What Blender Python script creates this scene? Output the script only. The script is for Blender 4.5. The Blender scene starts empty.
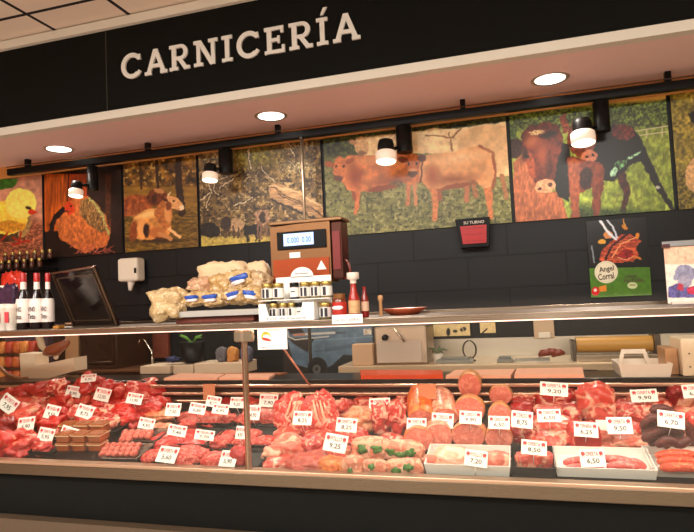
import bpy, bmesh, math, random
import numpy as np
from mathutils import Vector, Matrix, noise as mn
PI = math.pi
scene = bpy.context.scene
C = scene.collection

# ---------------------------------------------------------------- camera model
YAW, PIT, ROL, FOC = .283, .0573, .0455, 588.0
EYE = Vector((0, 0, 1.55))
_f = Vector((-math.sin(YAW)*math.cos(PIT), math.cos(YAW)*math.cos(PIT), math.sin(PIT)))
_r0 = Vector((math.cos(YAW), math.sin(YAW), 0)); _u0 = _r0.cross(_f)
_R = math.cos(ROL)*_r0 - math.sin(ROL)*_u0
_U = math.sin(ROL)*_r0 + math.cos(ROL)*_u0
cd = bpy.data.cameras.new('camera'); cam = bpy.data.objects.new('camera', cd); C.objects.link(cam)
m = Matrix((( _R.x, _U.x, -_f.x, 0), (_R.y, _U.y, -_f.y, 0), (_R.z, _U.z, -_f.z, EYE.z), (0, 0, 0, 1)))
cam.matrix_world = m
cd.sensor_fit = 'HORIZONTAL'; cd.sensor_width = 36; cd.lens = FOC/694*36; cd.clip_start = .05
scene.camera = cam

def ray(x, y): return _f*FOC + _R*(x-347) - _U*(y-266)
def atY(x, y, Y):
    d = ray(x, y); return EYE + d*(Y/d.y)
def atZ(x, y, Z):
    d = ray(x, y); return EYE + d*((Z-EYE.z)/d.z)
def pj(P):
    d = Vector(P)-EYE; w = d.dot(_f); return 347+FOC*d.dot(_R)/w, 266-FOC*d.dot(_U)/w

# plane constants (metres)
YC, ZL, ZS0, ZS1 = 2.15, .90, 1.452, 1.478        # case front, lip top, shelf bottom / top
YW, YF = 4.0, 3.27                                  # tiled wall, fascia
ZSOF, ZFT, ZCEIL = 2.82, 3.43, 3.50
XL, XR, YBK = -6.0, 3.2, -4.2
def deckz(Y): return .88 + (Y-2.17)*.19
def deckY(x, y):
    d = ray(x, y)                                   # EYE.z + t dz = .88+(t dy-2.17)*.19
    t = (.88-2.17*.19-EYE.z)/(d.z-.19*d.y)
    if t <= 0: return 2.8
    return max(2.18, min(2.80, t*d.y))

# ---------------------------------------------------------------- materials
def lin(c):
    return tuple(((v/255)/12.92 if v/255 <= .04045 else ((v/255+.055)/1.055)**2.4) for v in c[:3])
MATS = {}
def mat(name, col, rough=.5, metal=0, emit=None, es=0, noise=0, nscale=20, bump=0, bscale=60, coat=0, alpha=None):
    if name in MATS: return MATS[name]
    M = bpy.data.materials.new(name); M.use_nodes = True; nt = M.node_tree
    b = nt.nodes['Principled BSDF']; c = (*lin(col), 1)
    b.inputs['Base Color'].default_value = c
    b.inputs['Roughness'].default_value = rough; b.inputs['Metallic'].default_value = metal
    if max(col) < 32: b.inputs['Specular IOR Level'].default_value = .18
    if coat: b.inputs['Coat Weight'].default_value = coat; b.inputs['Coat Roughness'].default_value = .15
    if emit: b.inputs['Emission Color'].default_value = (*lin(emit), 1); b.inputs['Emission Strength'].default_value = es
    tc = nt.nodes.new('ShaderNodeTexCoord')
    if noise:
        n = nt.nodes.new('ShaderNodeTexNoise'); n.inputs['Scale'].default_value = nscale; n.inputs['Detail'].default_value = 4
        nt.links.new(tc.outputs['Object'], n.inputs['Vector'])
        mx = nt.nodes.new('ShaderNodeMix'); mx.data_type = 'RGBA'
        mx.inputs[6].default_value = tuple(v*(1-noise) for v in c[:3])+(1,); mx.inputs[7].default_value = tuple(min(1, v*(1+noise)) for v in c[:3])+(1,)
        nt.links.new(n.outputs['Fac'], mx.inputs[0]); nt.links.new(mx.outputs[2], b.inputs['Base Color'])
    if bump:
        n2 = nt.nodes.new('ShaderNodeTexNoise'); n2.inputs['Scale'].default_value = bscale
        nt.links.new(tc.outputs['Object'], n2.inputs['Vector'])
        bp = nt.nodes.new('ShaderNodeBump'); bp.inputs['Strength'].default_value = bump; bp.inputs['Distance'].default_value = .01
        nt.links.new(n2.outputs['Fac'], bp.inputs['Height']); nt.links.new(bp.outputs['Normal'], b.inputs['Normal'])
    MATS[name] = M; return M

def steel(name, col=(150, 140, 128), rough=.28, stretch=(1, 1, 60)):
    if name in MATS: return MATS[name]
    M = mat(name, col, rough, 1.0); nt = M.node_tree; b = nt.nodes['Principled BSDF']
    tc = nt.nodes.new('ShaderNodeTexCoord'); mp = nt.nodes.new('ShaderNodeMapping'); mp.inputs['Scale'].default_value = stretch
    n = nt.nodes.new('ShaderNodeTexNoise'); n.inputs['Scale'].default_value = 6
    nt.links.new(tc.outputs['Object'], mp.inputs[0]); nt.links.new(mp.outputs[0], n.inputs['Vector'])
    mr = nt.nodes.new('ShaderNodeMapRange'); mr.inputs[3].default_value = rough*.7; mr.inputs[4].default_value = rough*1.4
    nt.links.new(n.outputs['Fac'], mr.inputs[0]); nt.links.new(mr.outputs[0], b.inputs['Roughness'])
    return M

def meat(name, red, fat, thr=.55, scale=28, sharp=.04, streak=1.0, rough=.34, dark=.42):
    """raw meat: muscle colour with veins of fat, varied from piece to piece"""
    if name in MATS: return MATS[name]
    M = bpy.data.materials.new(name); M.use_nodes = True; nt = M.node_tree; N = nt.nodes; K = nt.links
    b = N['Principled BSDF']; b.inputs['Roughness'].default_value = rough
    b.inputs['Coat Weight'].default_value = .2; b.inputs['Coat Roughness'].default_value = .22
    tc = N.new('ShaderNodeTexCoord'); oi = N.new('ShaderNodeObjectInfo')
    mp = N.new('ShaderNodeMapping'); mp.inputs['Scale'].default_value = (1, streak, 1)
    ad = N.new('ShaderNodeVectorMath'); ad.operation = 'ADD'
    sc = N.new('ShaderNodeMath'); sc.operation = 'MULTIPLY'; sc.inputs[1].default_value = 7
    K.new(oi.outputs['Random'], sc.inputs[0]); K.new(tc.outputs['Object'], mp.inputs[0]); K.new(mp.outputs[0], ad.inputs[0]); K.new(sc.outputs[0], ad.inputs[1])
    n1 = N.new('ShaderNodeTexNoise'); n1.inputs['Scale'].default_value = scale; n1.inputs['Detail'].default_value = 3; n1.inputs['Distortion'].default_value = 1.6
    K.new(ad.outputs[0], n1.inputs['Vector'])
    n2 = N.new('ShaderNodeTexNoise'); n2.inputs['Scale'].default_value = scale*.6; n2.inputs['Detail'].default_value = 5
    K.new(ad.outputs[0], n2.inputs['Vector'])
    mr = N.new('ShaderNodeMapRange'); mr.inputs[1].default_value = thr-sharp; mr.inputs[2].default_value = thr+sharp; mr.clamp = True
    K.new(n1.outputs['Fac'], mr.inputs[0])
    r = lin(red); f = lin(fat)
    m1 = N.new('ShaderNodeMix'); m1.data_type = 'RGBA'
    m1.inputs[6].default_value = tuple(v*(1-dark) for v in r)+(1,); m1.inputs[7].default_value = tuple(min(1, v*(1+dark)) for v in r)+(1,)
    K.new(n2.outputs['Fac'], m1.inputs[0])
    m2 = N.new('ShaderNodeMix'); m2.data_type = 'RGBA'; m2.inputs[7].default_value = (*f, 1)
    K.new(mr.outputs[0], m2.inputs[0]); K.new(m1.outputs[2], m2.inputs[6]); K.new(m2.outputs[2], b.inputs['Base Color'])
    n3 = N.new('ShaderNodeTexNoise'); n3.inputs['Scale'].default_value = scale*3
    K.new(ad.outputs[0], n3.inputs['Vector'])
    bp = N.new('ShaderNodeBump'); bp.inputs['Strength'].default_value = .55; bp.inputs['Distance'].default_value = .008
    K.new(n3.outputs['Fac'], bp.inputs['Height']); K.new(bp.outputs['Normal'], b.inputs['Normal'])
    MATS[name] = M; return M

def glass_mat(name, tint=(235, 238, 235), gl=.06):
    M = bpy.data.materials.new(name); M.use_nodes = True; nt = M.node_tree; nt.nodes.clear()
    o = nt.nodes.new('ShaderNodeOutputMaterial'); t = nt.nodes.new('ShaderNodeBsdfTransparent'); g = nt.nodes.new('ShaderNodeBsdfGlossy')
    t.inputs[0].default_value = (*lin(tint), 1); g.inputs['Roughness'].default_value = .03
    lay = nt.nodes.new('ShaderNodeLayerWeight'); lay.inputs[0].default_value = .5
    pw = nt.nodes.new('ShaderNodeMath'); pw.operation = 'POWER'; pw.inputs[1].default_value = 4.5; nt.links.new(lay.outputs['Facing'], pw.inputs[0])
    lw = nt.nodes.new('ShaderNodeMath'); lw.operation = 'MULTIPLY_ADD'; lw.inputs[1].default_value = .7; lw.inputs[2].default_value = .03; nt.links.new(pw.outputs[0], lw.inputs[0])
    mx = nt.nodes.new('ShaderNodeMixShader')
    nt.links.new(lw.outputs[0], mx.inputs[0]); nt.links.new(t.outputs[0], mx.inputs[1]); nt.links.new(g.outputs[0], mx.inputs[2])
    nt.links.new(mx.outputs[0], o.inputs[0]); MATS[name] = M; return M

# ---------------------------------------------------------------- mesh builder
class MB:
    def __init__(s): s.v = []; s.f = []; s.sm = []
    def add(s, vs, fs, smooth=False, M=None):
        o = len(s.v)
        s.v += [tuple(M @ Vector(p)) if M else tuple(p) for p in vs]
        s.f += [tuple(i+o for i in q) for q in fs]; s.sm += [smooth]*len(fs); return s
    def box(s, x0, x1, y0, y1, z0, z1, M=None, bev=0):
        if bev:
            b = min(bev, (x1-x0)/2.01, (y1-y0)/2.01, (z1-z0)/2.01)
            bm = bmesh.new(); bmesh.ops.create_cube(bm, size=1)
            for v in bm.verts:
                v.co = Vector(((x0+x1)/2+v.co.x*(x1-x0), (y0+y1)/2+v.co.y*(y1-y0), (z0+z1)/2+v.co.z*(z1-z0)))
            bmesh.ops.bevel(bm, geom=bm.edges[:], offset=b, segments=2, affect='EDGES', profile=.5)
            bm.verts.index_update(); vs = [v.co.copy() for v in bm.verts]; fs = [tuple(v.index for v in f.verts) for f in bm.faces]; bm.free()
            return s.add(vs, fs, False, M)
        vs = [(x, y, z) for x in (x0, x1) for y in (y0, y1) for z in (z0, z1)]
        return s.add(vs, [(0, 1, 3, 2), (4, 6, 7, 5), (0, 4, 5, 1), (2, 3, 7, 6), (0, 2, 6, 4), (1, 5, 7, 3)], False, M)
    def lathe(s, prof, n=20, M=None, smooth=True, cap=True):
        vs = []; fs = []
        for r, z in prof:
            for k in range(n): a = 2*PI*k/n; vs.append((r*math.cos(a), r*math.sin(a), z))
        for j in range(len(prof)-1):
            for k in range(n): fs.append((j*n+k, j*n+(k+1) % n, (j+1)*n+(k+1) % n, (j+1)*n+k))
        s.add(vs, fs, smooth, M)
        if cap:
            s.add([vs[k] for k in range(n)][::-1], [tuple(range(n))], False, M)
            s.add([vs[(len(prof)-1)*n+k] for k in range(n)], [tuple(range(n))], False, M)
        return s
    def tube(s, pts, rad, n=10, M=None):
        pts = [Vector(p) for p in pts]; R = rad if isinstance(rad, (list, tuple)) else [rad]*len(pts)
        vs = []; fs = []; up = Vector((0, 0, 1))
        for i, p in enumerate(pts):
            t = (pts[min(i+1, len(pts)-1)]-pts[max(i-1, 0)]).normalized()
            if abs(t.dot(up)) > .95: up = Vector((1, 0, 0))
            a = t.cross(up).normalized(); b = t.cross(a)
            for k in range(n):
                g = 2*PI*k/n; vs.append(p+(a*math.cos(g)+b*math.sin(g))*R[i])
        for j in range(len(pts)-1):
            for k in range(n): fs.append((j*n+k, j*n+(k+1) % n, (j+1)*n+(k+1) % n, (j+1)*n+k))
        fs.append(tuple(range(n))[::-1]); fs.append(tuple((len(pts)-1)*n+k for k in range(n)))
        return s.add(vs, fs, True, M)
    def prism(s, pts, y0, y1, M=None):
        """2-D outline in XZ extruded along Y"""
        n = len(pts); vs = [(x, y0, z) for x, z in pts]+[(x, y1, z) for x, z in pts]
        fs = [tuple(range(n)), tuple(range(2*n-1, n-1, -1))]+[(k, n+k, n+(k+1) % n, (k+1) % n) for k in range(n)]
        return s.add(vs, fs, False, M)
    def lump(s, sx, sy, sz, seed=0, amp=.16, freq=1.6, boxy=.0, sub=4, M=None, amp2=.09, flat=0):
        bm = bmesh.new(); bmesh.ops.create_icosphere(bm, subdivisions=sub, radius=1)
        so = Vector((seed*3.17, seed*1.31, seed*7.7))
        for v in bm.verts:
            p = v.co.normalized()
            if boxy:
                e = 2+boxy*6
                k = (abs(p.x)**e+abs(p.y)**e+abs(p.z)**e)**(-1/e); q = p*k
            else: q = p.copy()
            k = 1+amp*mn.noise(p*freq+so)*1.6+amp2*mn.noise(p*freq*3.3+so)*1.6
            q *= k
            if flat and q.z < -.6: q.z = -.6+(q.z+.6)*(1-flat)
            v.co = Vector((q.x*sx, q.y*sy, q.z*sz))
        bm.verts.index_update(); vs = [v.co.copy() for v in bm.verts]; fs = [tuple(v.index for v in f.verts) for f in bm.faces]; bm.free()
        return s.add(vs, fs, True, M)
    def build(s, name, material, parent=None, loc=None, **props):
        me = bpy.data.meshes.new(name); me.from_pydata([tuple(p) for p in s.v], [], s.f)
        me.polygons.foreach_set('use_smooth', s.sm); me.materials.append(material); me.update()
        bm = bmesh.new(); bm.from_mesh(me); bmesh.ops.recalc_face_normals(bm, faces=bm.faces[:]); bm.to_mesh(me); bm.free()
        o = bpy.data.objects.new(name, me); C.objects.link(o)
        if parent: o.parent = parent
        if loc is not None: o.location = loc
        for k, v in props.items(): o[k] = v
        return o

def thing(name, label, cat, loc=(0, 0, 0), rz=0, group=None):
    o = bpy.data.objects.new(name, None); C.objects.link(o); o.empty_display_size = .05
    o.location = loc; o.rotation_euler = (0, 0, rz); o['label'] = label; o['category'] = cat
    if group: o['group'] = group
    return o
def tag(o, label, cat, group=None):
    o['label'] = label; o['category'] = cat
    if group: o['group'] = group
    return o
def struct(name, mb, m, loc=None):
    return mb.build(name, m, None, loc, kind='structure')
def T(x, y, z): return Matrix.Translation((x, y, z))
def RX(a): return Matrix.Rotation(a, 4, 'X')
def RY(a): return Matrix.Rotation(a, 4, 'Y')
def RZ(a): return Matrix.Rotation(a, 4, 'Z')
def rect(x0, y0, x1, y1, Y):
    """world x0,x1,z0,z1 of a pixel box standing on the vertical plane at depth Y"""
    xm, ym = (x0+x1)/2, (y0+y1)/2
    return atY(x0, ym, Y).x, atY(x1, ym, Y).x, atY(xm, y1, Y).z, atY(xm, y0, Y).z
_txt = {}
def text_mesh(body, ext=.0):
    """triangulated outline of a word, normalised to width 1 box, returned in XZ"""
    if body in _txt: return _txt[body]
    cu = bpy.data.curves.new('t', 'FONT'); cu.body = body; cu.size = 1; cu.resolution_u = 2; cu.offset = .018
    o = bpy.data.objects.new('t', cu); C.objects.link(o)
    dg = bpy.context.evaluated_depsgraph_get(); dg.update()
    me = bpy.data.meshes.new_from_object(o.evaluated_get(dg))
    vs = [v.co.copy() for v in me.vertices]; fs = [tuple(p.vertices) for p in me.polygons]
    bpy.data.objects.remove(o); bpy.data.curves.remove(cu); bpy.data.meshes.remove(me)
    x0 = min(v.x for v in vs); x1 = max(v.x for v in vs); y0 = min(v.y for v in vs); y1 = max(v.y for v in vs)
    vs = [((v.x-x0)/(x1-x0), 0, (v.y-y0)/(y1-y0)) for v in vs]
    _txt[body] = (vs, fs); return _txt[body]
def text_at(mb, body, x0, x1, z0, z1, y, M=None):
    vs, fs = text_mesh(body)
    mb.add([(x0+v[0]*(x1-x0), y, z0+v[2]*(z1-z0)) for v in vs], fs, False, M); return mb

# ---------------------------------------------------------------- common materials
MT = dict(
 black=mat('black_panel', (8, 9, 6), .8), steelw=steel('brushed_steel', (112, 101, 86), .28), steeld=steel('dark_steel', (95, 85, 76), .35),
 white=mat('white_plastic', (226, 214, 200), .45), cream=mat('cream_board', (224, 198, 172), .5, noise=.06), blackp=mat('black_plastic', (14, 13, 13), .35),
 card=mat('white_card', (250, 246, 240), .6), ink=mat('dark_ink', (70, 55, 60), .6), redink=mat('red_ink', (205, 60, 70), .6),
 dark=mat('dark_interior', (26, 18, 14), .6), wood=mat('pale_wood', (200, 150, 100), .5, noise=.15, nscale=30),
 rubber=mat('black_rubber', (10, 10, 10), .7), glow=mat('lamp_glow', (255, 250, 235), .5, emit=(255, 244, 225), es=6),
 glassj=mat('jar_contents', (120, 85, 45), .2, coat=.6), gold=mat('gold_lid', (176, 150, 84), .35, .8), red=mat('red_plastic', (170, 25, 25), .35))
GLASS = glass_mat('clear_glass')

# ---------------------------------------------------------------- the setting
struct('floor', MB().box(XL, XR, YBK, YW, -.05, 0), mat('floor_tile', (206, 188, 172), .4, noise=.15, nscale=3))
def tile_mat():
    M = bpy.data.materials.new('black_wall_tile'); M.use_nodes = True; nt = M.node_tree; N = nt.nodes; K = nt.links
    b = N['Principled BSDF']; tc = N.new('ShaderNodeTexCoord'); sp = N.new('ShaderNodeSeparateXYZ'); cb = N.new('ShaderNodeCombineXYZ')
    K.new(tc.outputs['Object'], sp.inputs[0]); K.new(sp.outputs[0], cb.inputs[0]); K.new(sp.outputs[2], cb.inputs[1])
    mp = N.new('ShaderNodeMapping'); mp.inputs['Location'].default_value = (.06, .14, 0); K.new(cb.outputs[0], mp.inputs[0])
    br = N.new('ShaderNodeTexBrick'); br.inputs['Scale'].default_value = 1
    br.inputs['Brick Width'].default_value = .62; br.inputs['Row Height'].default_value = .215; br.inputs['Mortar Size'].default_value = .006
    br.inputs['Color1'].default_value = (*lin((12, 13, 13)), 1); br.inputs['Color2'].default_value = (*lin((19, 21, 24)), 1); br.inputs['Mortar'].default_value = (*lin((1, 1, 1)), 1)
    br.offset = .42; K.new(mp.outputs[0], br.inputs['Vector']); K.new(br.outputs['Color'], b.inputs['Base Color'])
    b.inputs['Roughness'].default_value = .3; b.inputs['Specular IOR Level'].default_value = .3
    n = N.new('ShaderNodeTexNoise'); n.inputs['Scale'].default_value = 3; K.new(tc.outputs['Object'], n.inputs['Vector'])
    mr = N.new('ShaderNodeMapRange'); mr.inputs[3].default_value = .3; mr.inputs[4].default_value = .5; K.new(n.outputs['Fac'], mr.inputs[0]); K.new(mr.outputs[0], b.inputs['Roughness'])
    bp = N.new('ShaderNodeBump'); bp.inputs['Strength'].default_value = .5; bp.inputs['Distance'].default_value = .004; bp.invert = True
    K.new(br.outputs['Fac'], bp.inputs['Height']); K.new(bp.outputs['Normal'], b.inputs['Normal'])
    return M
struct('wall_back', MB().box(XL, XR, YW, YW+.12, 0, ZSOF+.12), tile_mat())
# ceiling of square panels in a dark grid; grid phase taken from the photo
def ceil_mat():
    M = bpy.data.materials.new('ceiling_panels'); M.use_nodes = True; nt = M.node_tree; N = nt.nodes; K = nt.links
    b = N['Principled BSDF']; b.inputs['Roughness'].default_value = .9
    tc = N.new('ShaderNodeTexCoord'); mp = N.new('ShaderNodeMapping')
    a = atZ(0, 20, ZCEIL); c = atZ(120, 8, ZCEIL)
    mp.inputs['Location'].default_value = (-c.x, -a.y, 0)
    K.new(tc.outputs['Object'], mp.inputs[0])
    br = N.new('ShaderNodeTexBrick'); br.offset = 0; br.inputs['Scale'].default_value = 1
    br.inputs['Brick Width'].default_value = .6; br.inputs['Row Height'].default_value = .6; br.inputs['Mortar Size'].default_value = .014
    br.inputs['Mortar Smooth'].default_value = 0
    br.inputs['Color1'].default_value = (*lin((236, 222, 206)), 1); br.inputs['Color2'].default_value = (*lin((230, 214, 198)), 1); br.inputs['Mortar'].default_value = (*lin((22, 16, 14)), 1)
    K.new(mp.outputs[0], br.inputs['Vector']); K.new(br.outputs['Color'], b.inputs['Base Color'])
    return M
struct('ceiling', MB().box(XL, XR, YBK, YW+.12, ZCEIL, ZCEIL+.05), ceil_mat())
struct('wall_left', MB().box(XL-.1, XL, YBK, YW+.12, 0, ZCEIL), mat('wall_brown', (150, 96, 66), .7))
struct('wall_right', MB().box(XR, XR+.1, YBK, YW+.12, 0, ZCEIL), mat('wall_beige', (196, 186, 170), .7))
struct('wall_front', MB().box(XL, XR, YBK-.1, YBK, 0, ZCEIL), mat('wall_tan', (118, 108, 100), .7))
whitepaint = mat('white_trim_paint', (222, 220, 208), .5)
pink = mat('soffit_pink_bounce', (244, 214, 212), .6)  # pink bounce from the meat put into the white soffit's colour
struct('trim_1', MB().box(XL, XR, YF, YF+.05, ZSOF+.055, ZFT), MT['black'])                 # black fascia board
struct('trim_2', MB().box(XL, XR, YF-.012, YF+.05, ZSOF, ZSOF+.055), whitepaint)            # white lower edge
struct('trim_3', MB().box(XL, XR, YF-.03, YF+.05, ZFT, ZCEIL-.012), whitepaint)            # white cornice
struct('trim_4', MB().box(XL, XR, YF+.05, YW, ZSOF, ZSOF+.03), pink)                        # white soffit, bounce light painted in as pink
struct('trim_5', MB().box(XL, XR, YW-.03, YW, EYE.z+.2945*(YW-.03), ZSOF), mat('ochre_strip', (214, 150, 80), .5))
sx = atY(107, 95, YF).x
struct('trim_6', MB().box(sx-.002, sx+.002, YF-.0015, YF, ZSOF+.055, ZFT), mat('panel_joint', (60, 62, 50), .5))

# ---------------------------------------------------------------- slab serif sign
def arc(cx, cz, r0x, r0z, r1x, r1z, a0, a1, n=22):
    out = []
    for k in range(n):
        A = math.radians(a0+(a1-a0)*k/n); B = math.radians(a0+(a1-a0)*(k+1)/n)
        out.append([(cx+r1x*math.cos(A), cz+r1z*math.sin(A)), (cx+r1x*math.cos(B), cz+r1z*math.sin(B)), (cx+r0x*math.cos(B), cz+r0z*math.sin(B)), (cx+r0x*math.cos(A), cz+r0z*math.sin(A))])
    return out
def bar(x0, z0, x1, z1): return [[(x0, z0), (x1, z0), (x1, z1), (x0, z1)]]
S = .155
GL = {
 'C': arc(.53, .5, .33, .345, .53, .515, 48, 312)+[[(.78, .72), (.97, .70), (.93, .93), (.80, .90)]]+[[(.70, .12), (.84, .06), (.98, .22), (.86, .30)]],
 'A': [[(.40, 1), (.60, 1), (.24, .06), (.06, .06)], [(.40, 1), (.58, 1), (.95, .06), (.75, .06)]]+bar(.2, .27, .78, .41)+bar(-.02, 0, .28, .13)+bar(.70, 0, 1.02, .13),
 'R': bar(.12, 0, .33, 1)+bar(0, .87, .35, 1)+bar(0, 0, .42, .13)+bar(.3, .87, .55, 1)+bar(.3, .40, .55, .53)+arc(.55, .70, .16, .17, .36, .30, -90, 90, 14)+[[(.38, .45), (.60, .45), (.92, .05), (.68, .05)]]+bar(.70, 0, 1.0, .13),
 'N': bar(.12, 0, .27, 1)+bar(.73, 0, .88, 1)+bar(0, .87, .32, 1)+bar(0, 0, .38, .13)+bar(.62, .87, 1, 1)+[[(.12, 1), (.32, 1), (.88, 0), (.68, 0)]],
 'I': bar(.30, 0, .70, 1)+bar(0, .87, 1, 1)+bar(0, 0, 1, .13),
 'E': bar(.12, 0, .34, 1)+bar(0, .87, .92, 1)+bar(0, 0, .96, .13)+bar(.3, .44, .72, .57)+bar(.78, .74, .92, .9)+bar(.82, .1, .96, .28)+bar(.62, .37, .73, .64)}
GL['Í'] = GL['I']+[[(.38, 1.10), (.62, 1.10), (1.0, 1.36), (.66, 1.36)]]
spans = [('C', 122.2, 142.5, 67), ('A', 146, 167.5, 64), ('R', 170.3, 190.5, 59), ('N', 194.5, 218.5, 54), ('I', 222.5, 233, 49), ('C', 237.3, 260.5, 46), ('E', 265, 286, 41), ('R', 289.5, 313, 36), ('Í', 317, 328.3, 32), ('A', 333.5, 359.8, 27)]
zb = sum(atY(x, y, YF).z for x, y in ((155, 76.5), (250, 57.5), (347, 40.5)))/3
zt = sum(atY(x, y, YF).z for x, y in ((140, 53.5), (213, 38.5), (345, 13.5)))/3
sign = thing('shop_sign', 'white raised slab-serif word CARNICERÍA across the black fascia', 'sign', (atY(122, 67, YF).x, YF, zb))
for ch, a, b_, ym in spans:
    X0 = atY(a, ym, YF).x-sign.location.x; X1 = atY(b_, ym, YF).x-sign.location.x; h = zt-zb
    mb = MB()
    for i, pl in enumerate(GL[ch]): mb.prism([(X0+x*(X1-X0), z*h) for x, z in pl], -.012-.00005*i, 0)
    mb.build('letter', mat('sign_white', (225, 226, 220), .5), sign)

# ---------------------------------------------------------------- painter for printed pictures
class Pic:
    def __init__(s, X0, X1, Z0, Z1, Y, view, nx):
        s.X0, s.X1, s.Z0, s.Z1, s.Y = X0, X1, Z0, Z1, Y
        s.nx = nx; s.nz = max(8, int(nx*(Z1-Z0)/(X1-X0)))
        X, Z = np.meshgrid(np.linspace(X0, X1, s.nx), np.linspace(Z0, Z1, s.nz))
        d = np.stack([X, np.full_like(X, Y), Z-EYE.z], -1)
        w = d@np.array(_f); ox, oy, sc = view
        s.U = ((347+FOC*(d@np.array(_R))/w)-ox)*sc; s.V = ((266-FOC*(d@np.array(_U))/w)-oy)*sc; s.sc = sc
        s.c = np.zeros(X.shape+(3,)); s.wu = s.U; s.wv = s.V
    def noise(s, size, seed=0, oct=3, ax=1., ay=1.):
        out = 0; tot = 0; a = 1
        for o in range(oct):
            u = s.U/(size*ax)*2**o+seed*13.7+50; v = s.V/(size*ay)*2**o+seed*5.3+50
            rng = np.random.RandomState(seed*7+o); L = rng.rand(256, 256)
            iu = np.floor(u).astype(int); iv = np.floor(v).astype(int); fu = u-iu; fv = v-iv
            fu = fu*fu*(3-2*fu); fv = fv*fv*(3-2*fv)
            g = lambda i, j: L[i % 256, j % 256]
            n = (g(iu, iv)*(1-fu)+g(iu+1, iv)*fu)*(1-fv)+(g(iu, iv+1)*(1-fu)+g(iu+1, iv+1)*fu)*fv
            out = out+a*n; tot += a; a *= .55
        return np.clip((out/tot-.5)*1.6+.5, 0, 1)
    def warp(s, amt, size, seed=3):
        s.wu = s.U+(s.noise(size, seed)-.5)*2*amt; s.wv = s.V+(s.noise(size, seed+1)-.5)*2*amt
    def put(s, m, col, tex=0, size=10, seed=1, ax=1, ay=1, col2=None):
        c = np.array(col, float)*np.ones(s.c.shape)
        if col2 is not None:
            n = s.noise(size, seed, ax=ax, ay=ay)[..., None]; c = c*(1-n)+np.array(col2, float)*n
        if tex: c = c*(1+tex*2*(s.noise(size*.7, seed+9, ax=ax, ay=ay)[..., None]-.5))
        m = np.clip(m, 0, 1)[..., None]; s.c = s.c*(1-m)+c*m
    def all(s): return np.ones(s.U.shape)
    def below(s, v, soft=8, slope=0, u0=0): return (s.wv-(v+slope*(s.wu-u0)))/soft+.5
    def ell(s, cx, cy, rx, ry, ang=0, soft=3):
        a = math.radians(ang); du = s.wu-cx; dv = s.wv-cy
        p = (du*math.cos(a)+dv*math.sin(a))/rx; q = (-du*math.sin(a)+dv*math.cos(a))/ry
        return (1-np.sqrt(p*p+q*q))*min(rx, ry)/soft+.5
    def _seg(s, a, b):
        ax, ay = a; bx, by = b; dx, dy = bx-ax, by-ay
        t = np.clip(((s.wu-ax)*dx+(s.wv-ay)*dy)/(dx*dx+dy*dy+1e-9), 0, 1)
        return np.hypot(s.wu-ax-t*dx, s.wv-ay-t*dy), t
    def line(s, pts, w, soft=2.5, w2=None):
        best = None; n = len(pts)-1
        for i in range(n):
            d, t = s._seg(pts[i], pts[i+1])
            ww = w if w2 is None else w+(w2-w)*(i+t)/n
            k = (ww/2-d)/soft+.5; best = k if best is None else np.maximum(best, k)
        return best
    def poly(s, pts, soft=3):
        ins = np.zeros(s.U.shape, bool); D = np.full(s.U.shape, 1e9); n = len(pts)
        for i in range(n):
            a, b = pts[i], pts[(i+1) % n]
            d, _ = s._seg(a, b); D = np.minimum(D, d)
            if a[1] != b[1]:
                c = ((a[1] > s.wv) != (b[1] > s.wv)) & (s.wu < (b[0]-a[0])*(s.wv-a[1])/(b[1]-a[1])+a[0]); ins ^= c
        return np.where(ins, D, -D)/soft+.5
    def build(s, name, parent=None, th=.012, rough=.35, loc=None):
        """panel: printed front skin with real thickness behind it; object origin at its lower middle"""
        nx, nz = s.nx, s.nz; cx = (s.X0+s.X1)/2
        X, Z = np.meshgrid(np.linspace(s.X0-cx, s.X1-cx, nx), np.linspace(0, s.Z1-s.Z0, nz))
        V = np.stack([X, np.zeros_like(X), Z], -1).reshape(-1, 3)
        i = np.arange((nx-1)*(nz-1)); r, c = i//(nx-1), i % (nx-1); a = r*nx+c
        F = np.stack([a, a+1, a+nx+1, a+nx], -1).tolist()
        k = len(V); x0, x1, z1 = s.X0-cx, s.X1-cx, s.Z1-s.Z0
        V = V.tolist()+[(x0, th, 0), (x1, th, 0), (x1, th, z1), (x0, th, z1), (x0, 0, 0), (x1, 0, 0), (x1, 0, z1), (x0, 0, z1)]
        F += [(k+3, k+2, k+1, k), (k, k+1, k+5, k+4), (k+1, k+2, k+6, k+5), (k+2, k+3, k+7, k+6), (k+3, k, k+4, k+7)]
        me = bpy.data.meshes.new(name); me.from_pydata(V, [], F)
        at = me.color_attributes.new('print', 'FLOAT_COLOR', 'POINT')
        col = np.clip(np.clip(s.c.reshape(-1, 3)*np.array([.94, .99, 1.04])/255, 0, 1)**1.3*1.2, 0, 1); col = np.where(col <= .04045, col/12.92, ((col+.055)/1.055)**2.4)
        arr = np.ones((len(V), 4)); arr[:k, :3] = col; arr[k:, :3] = .03
        at.data.foreach_set('color', arr.ravel()); me.update()
        key = 'printed_picture_%g' % rough
        if key not in MATS:
            M = bpy.data.materials.new(key); M.use_nodes = True; b = M.node_tree.nodes['Principled BSDF']; b.inputs['Roughness'].default_value = rough
            q = M.node_tree.nodes.new('ShaderNodeAttribute'); q.attribute_name = 'print'; M.node_tree.links.new(q.outputs['Color'], b.inputs['Base Color']); MATS[key] = M
        me.materials.append(MATS[key])
        o = bpy.data.objects.new(name, me); C.objects.link(o)
        o.location = loc if loc is not None else (cx, s.Y, s.Z0)
        if parent: o.parent = parent
        return o

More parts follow.
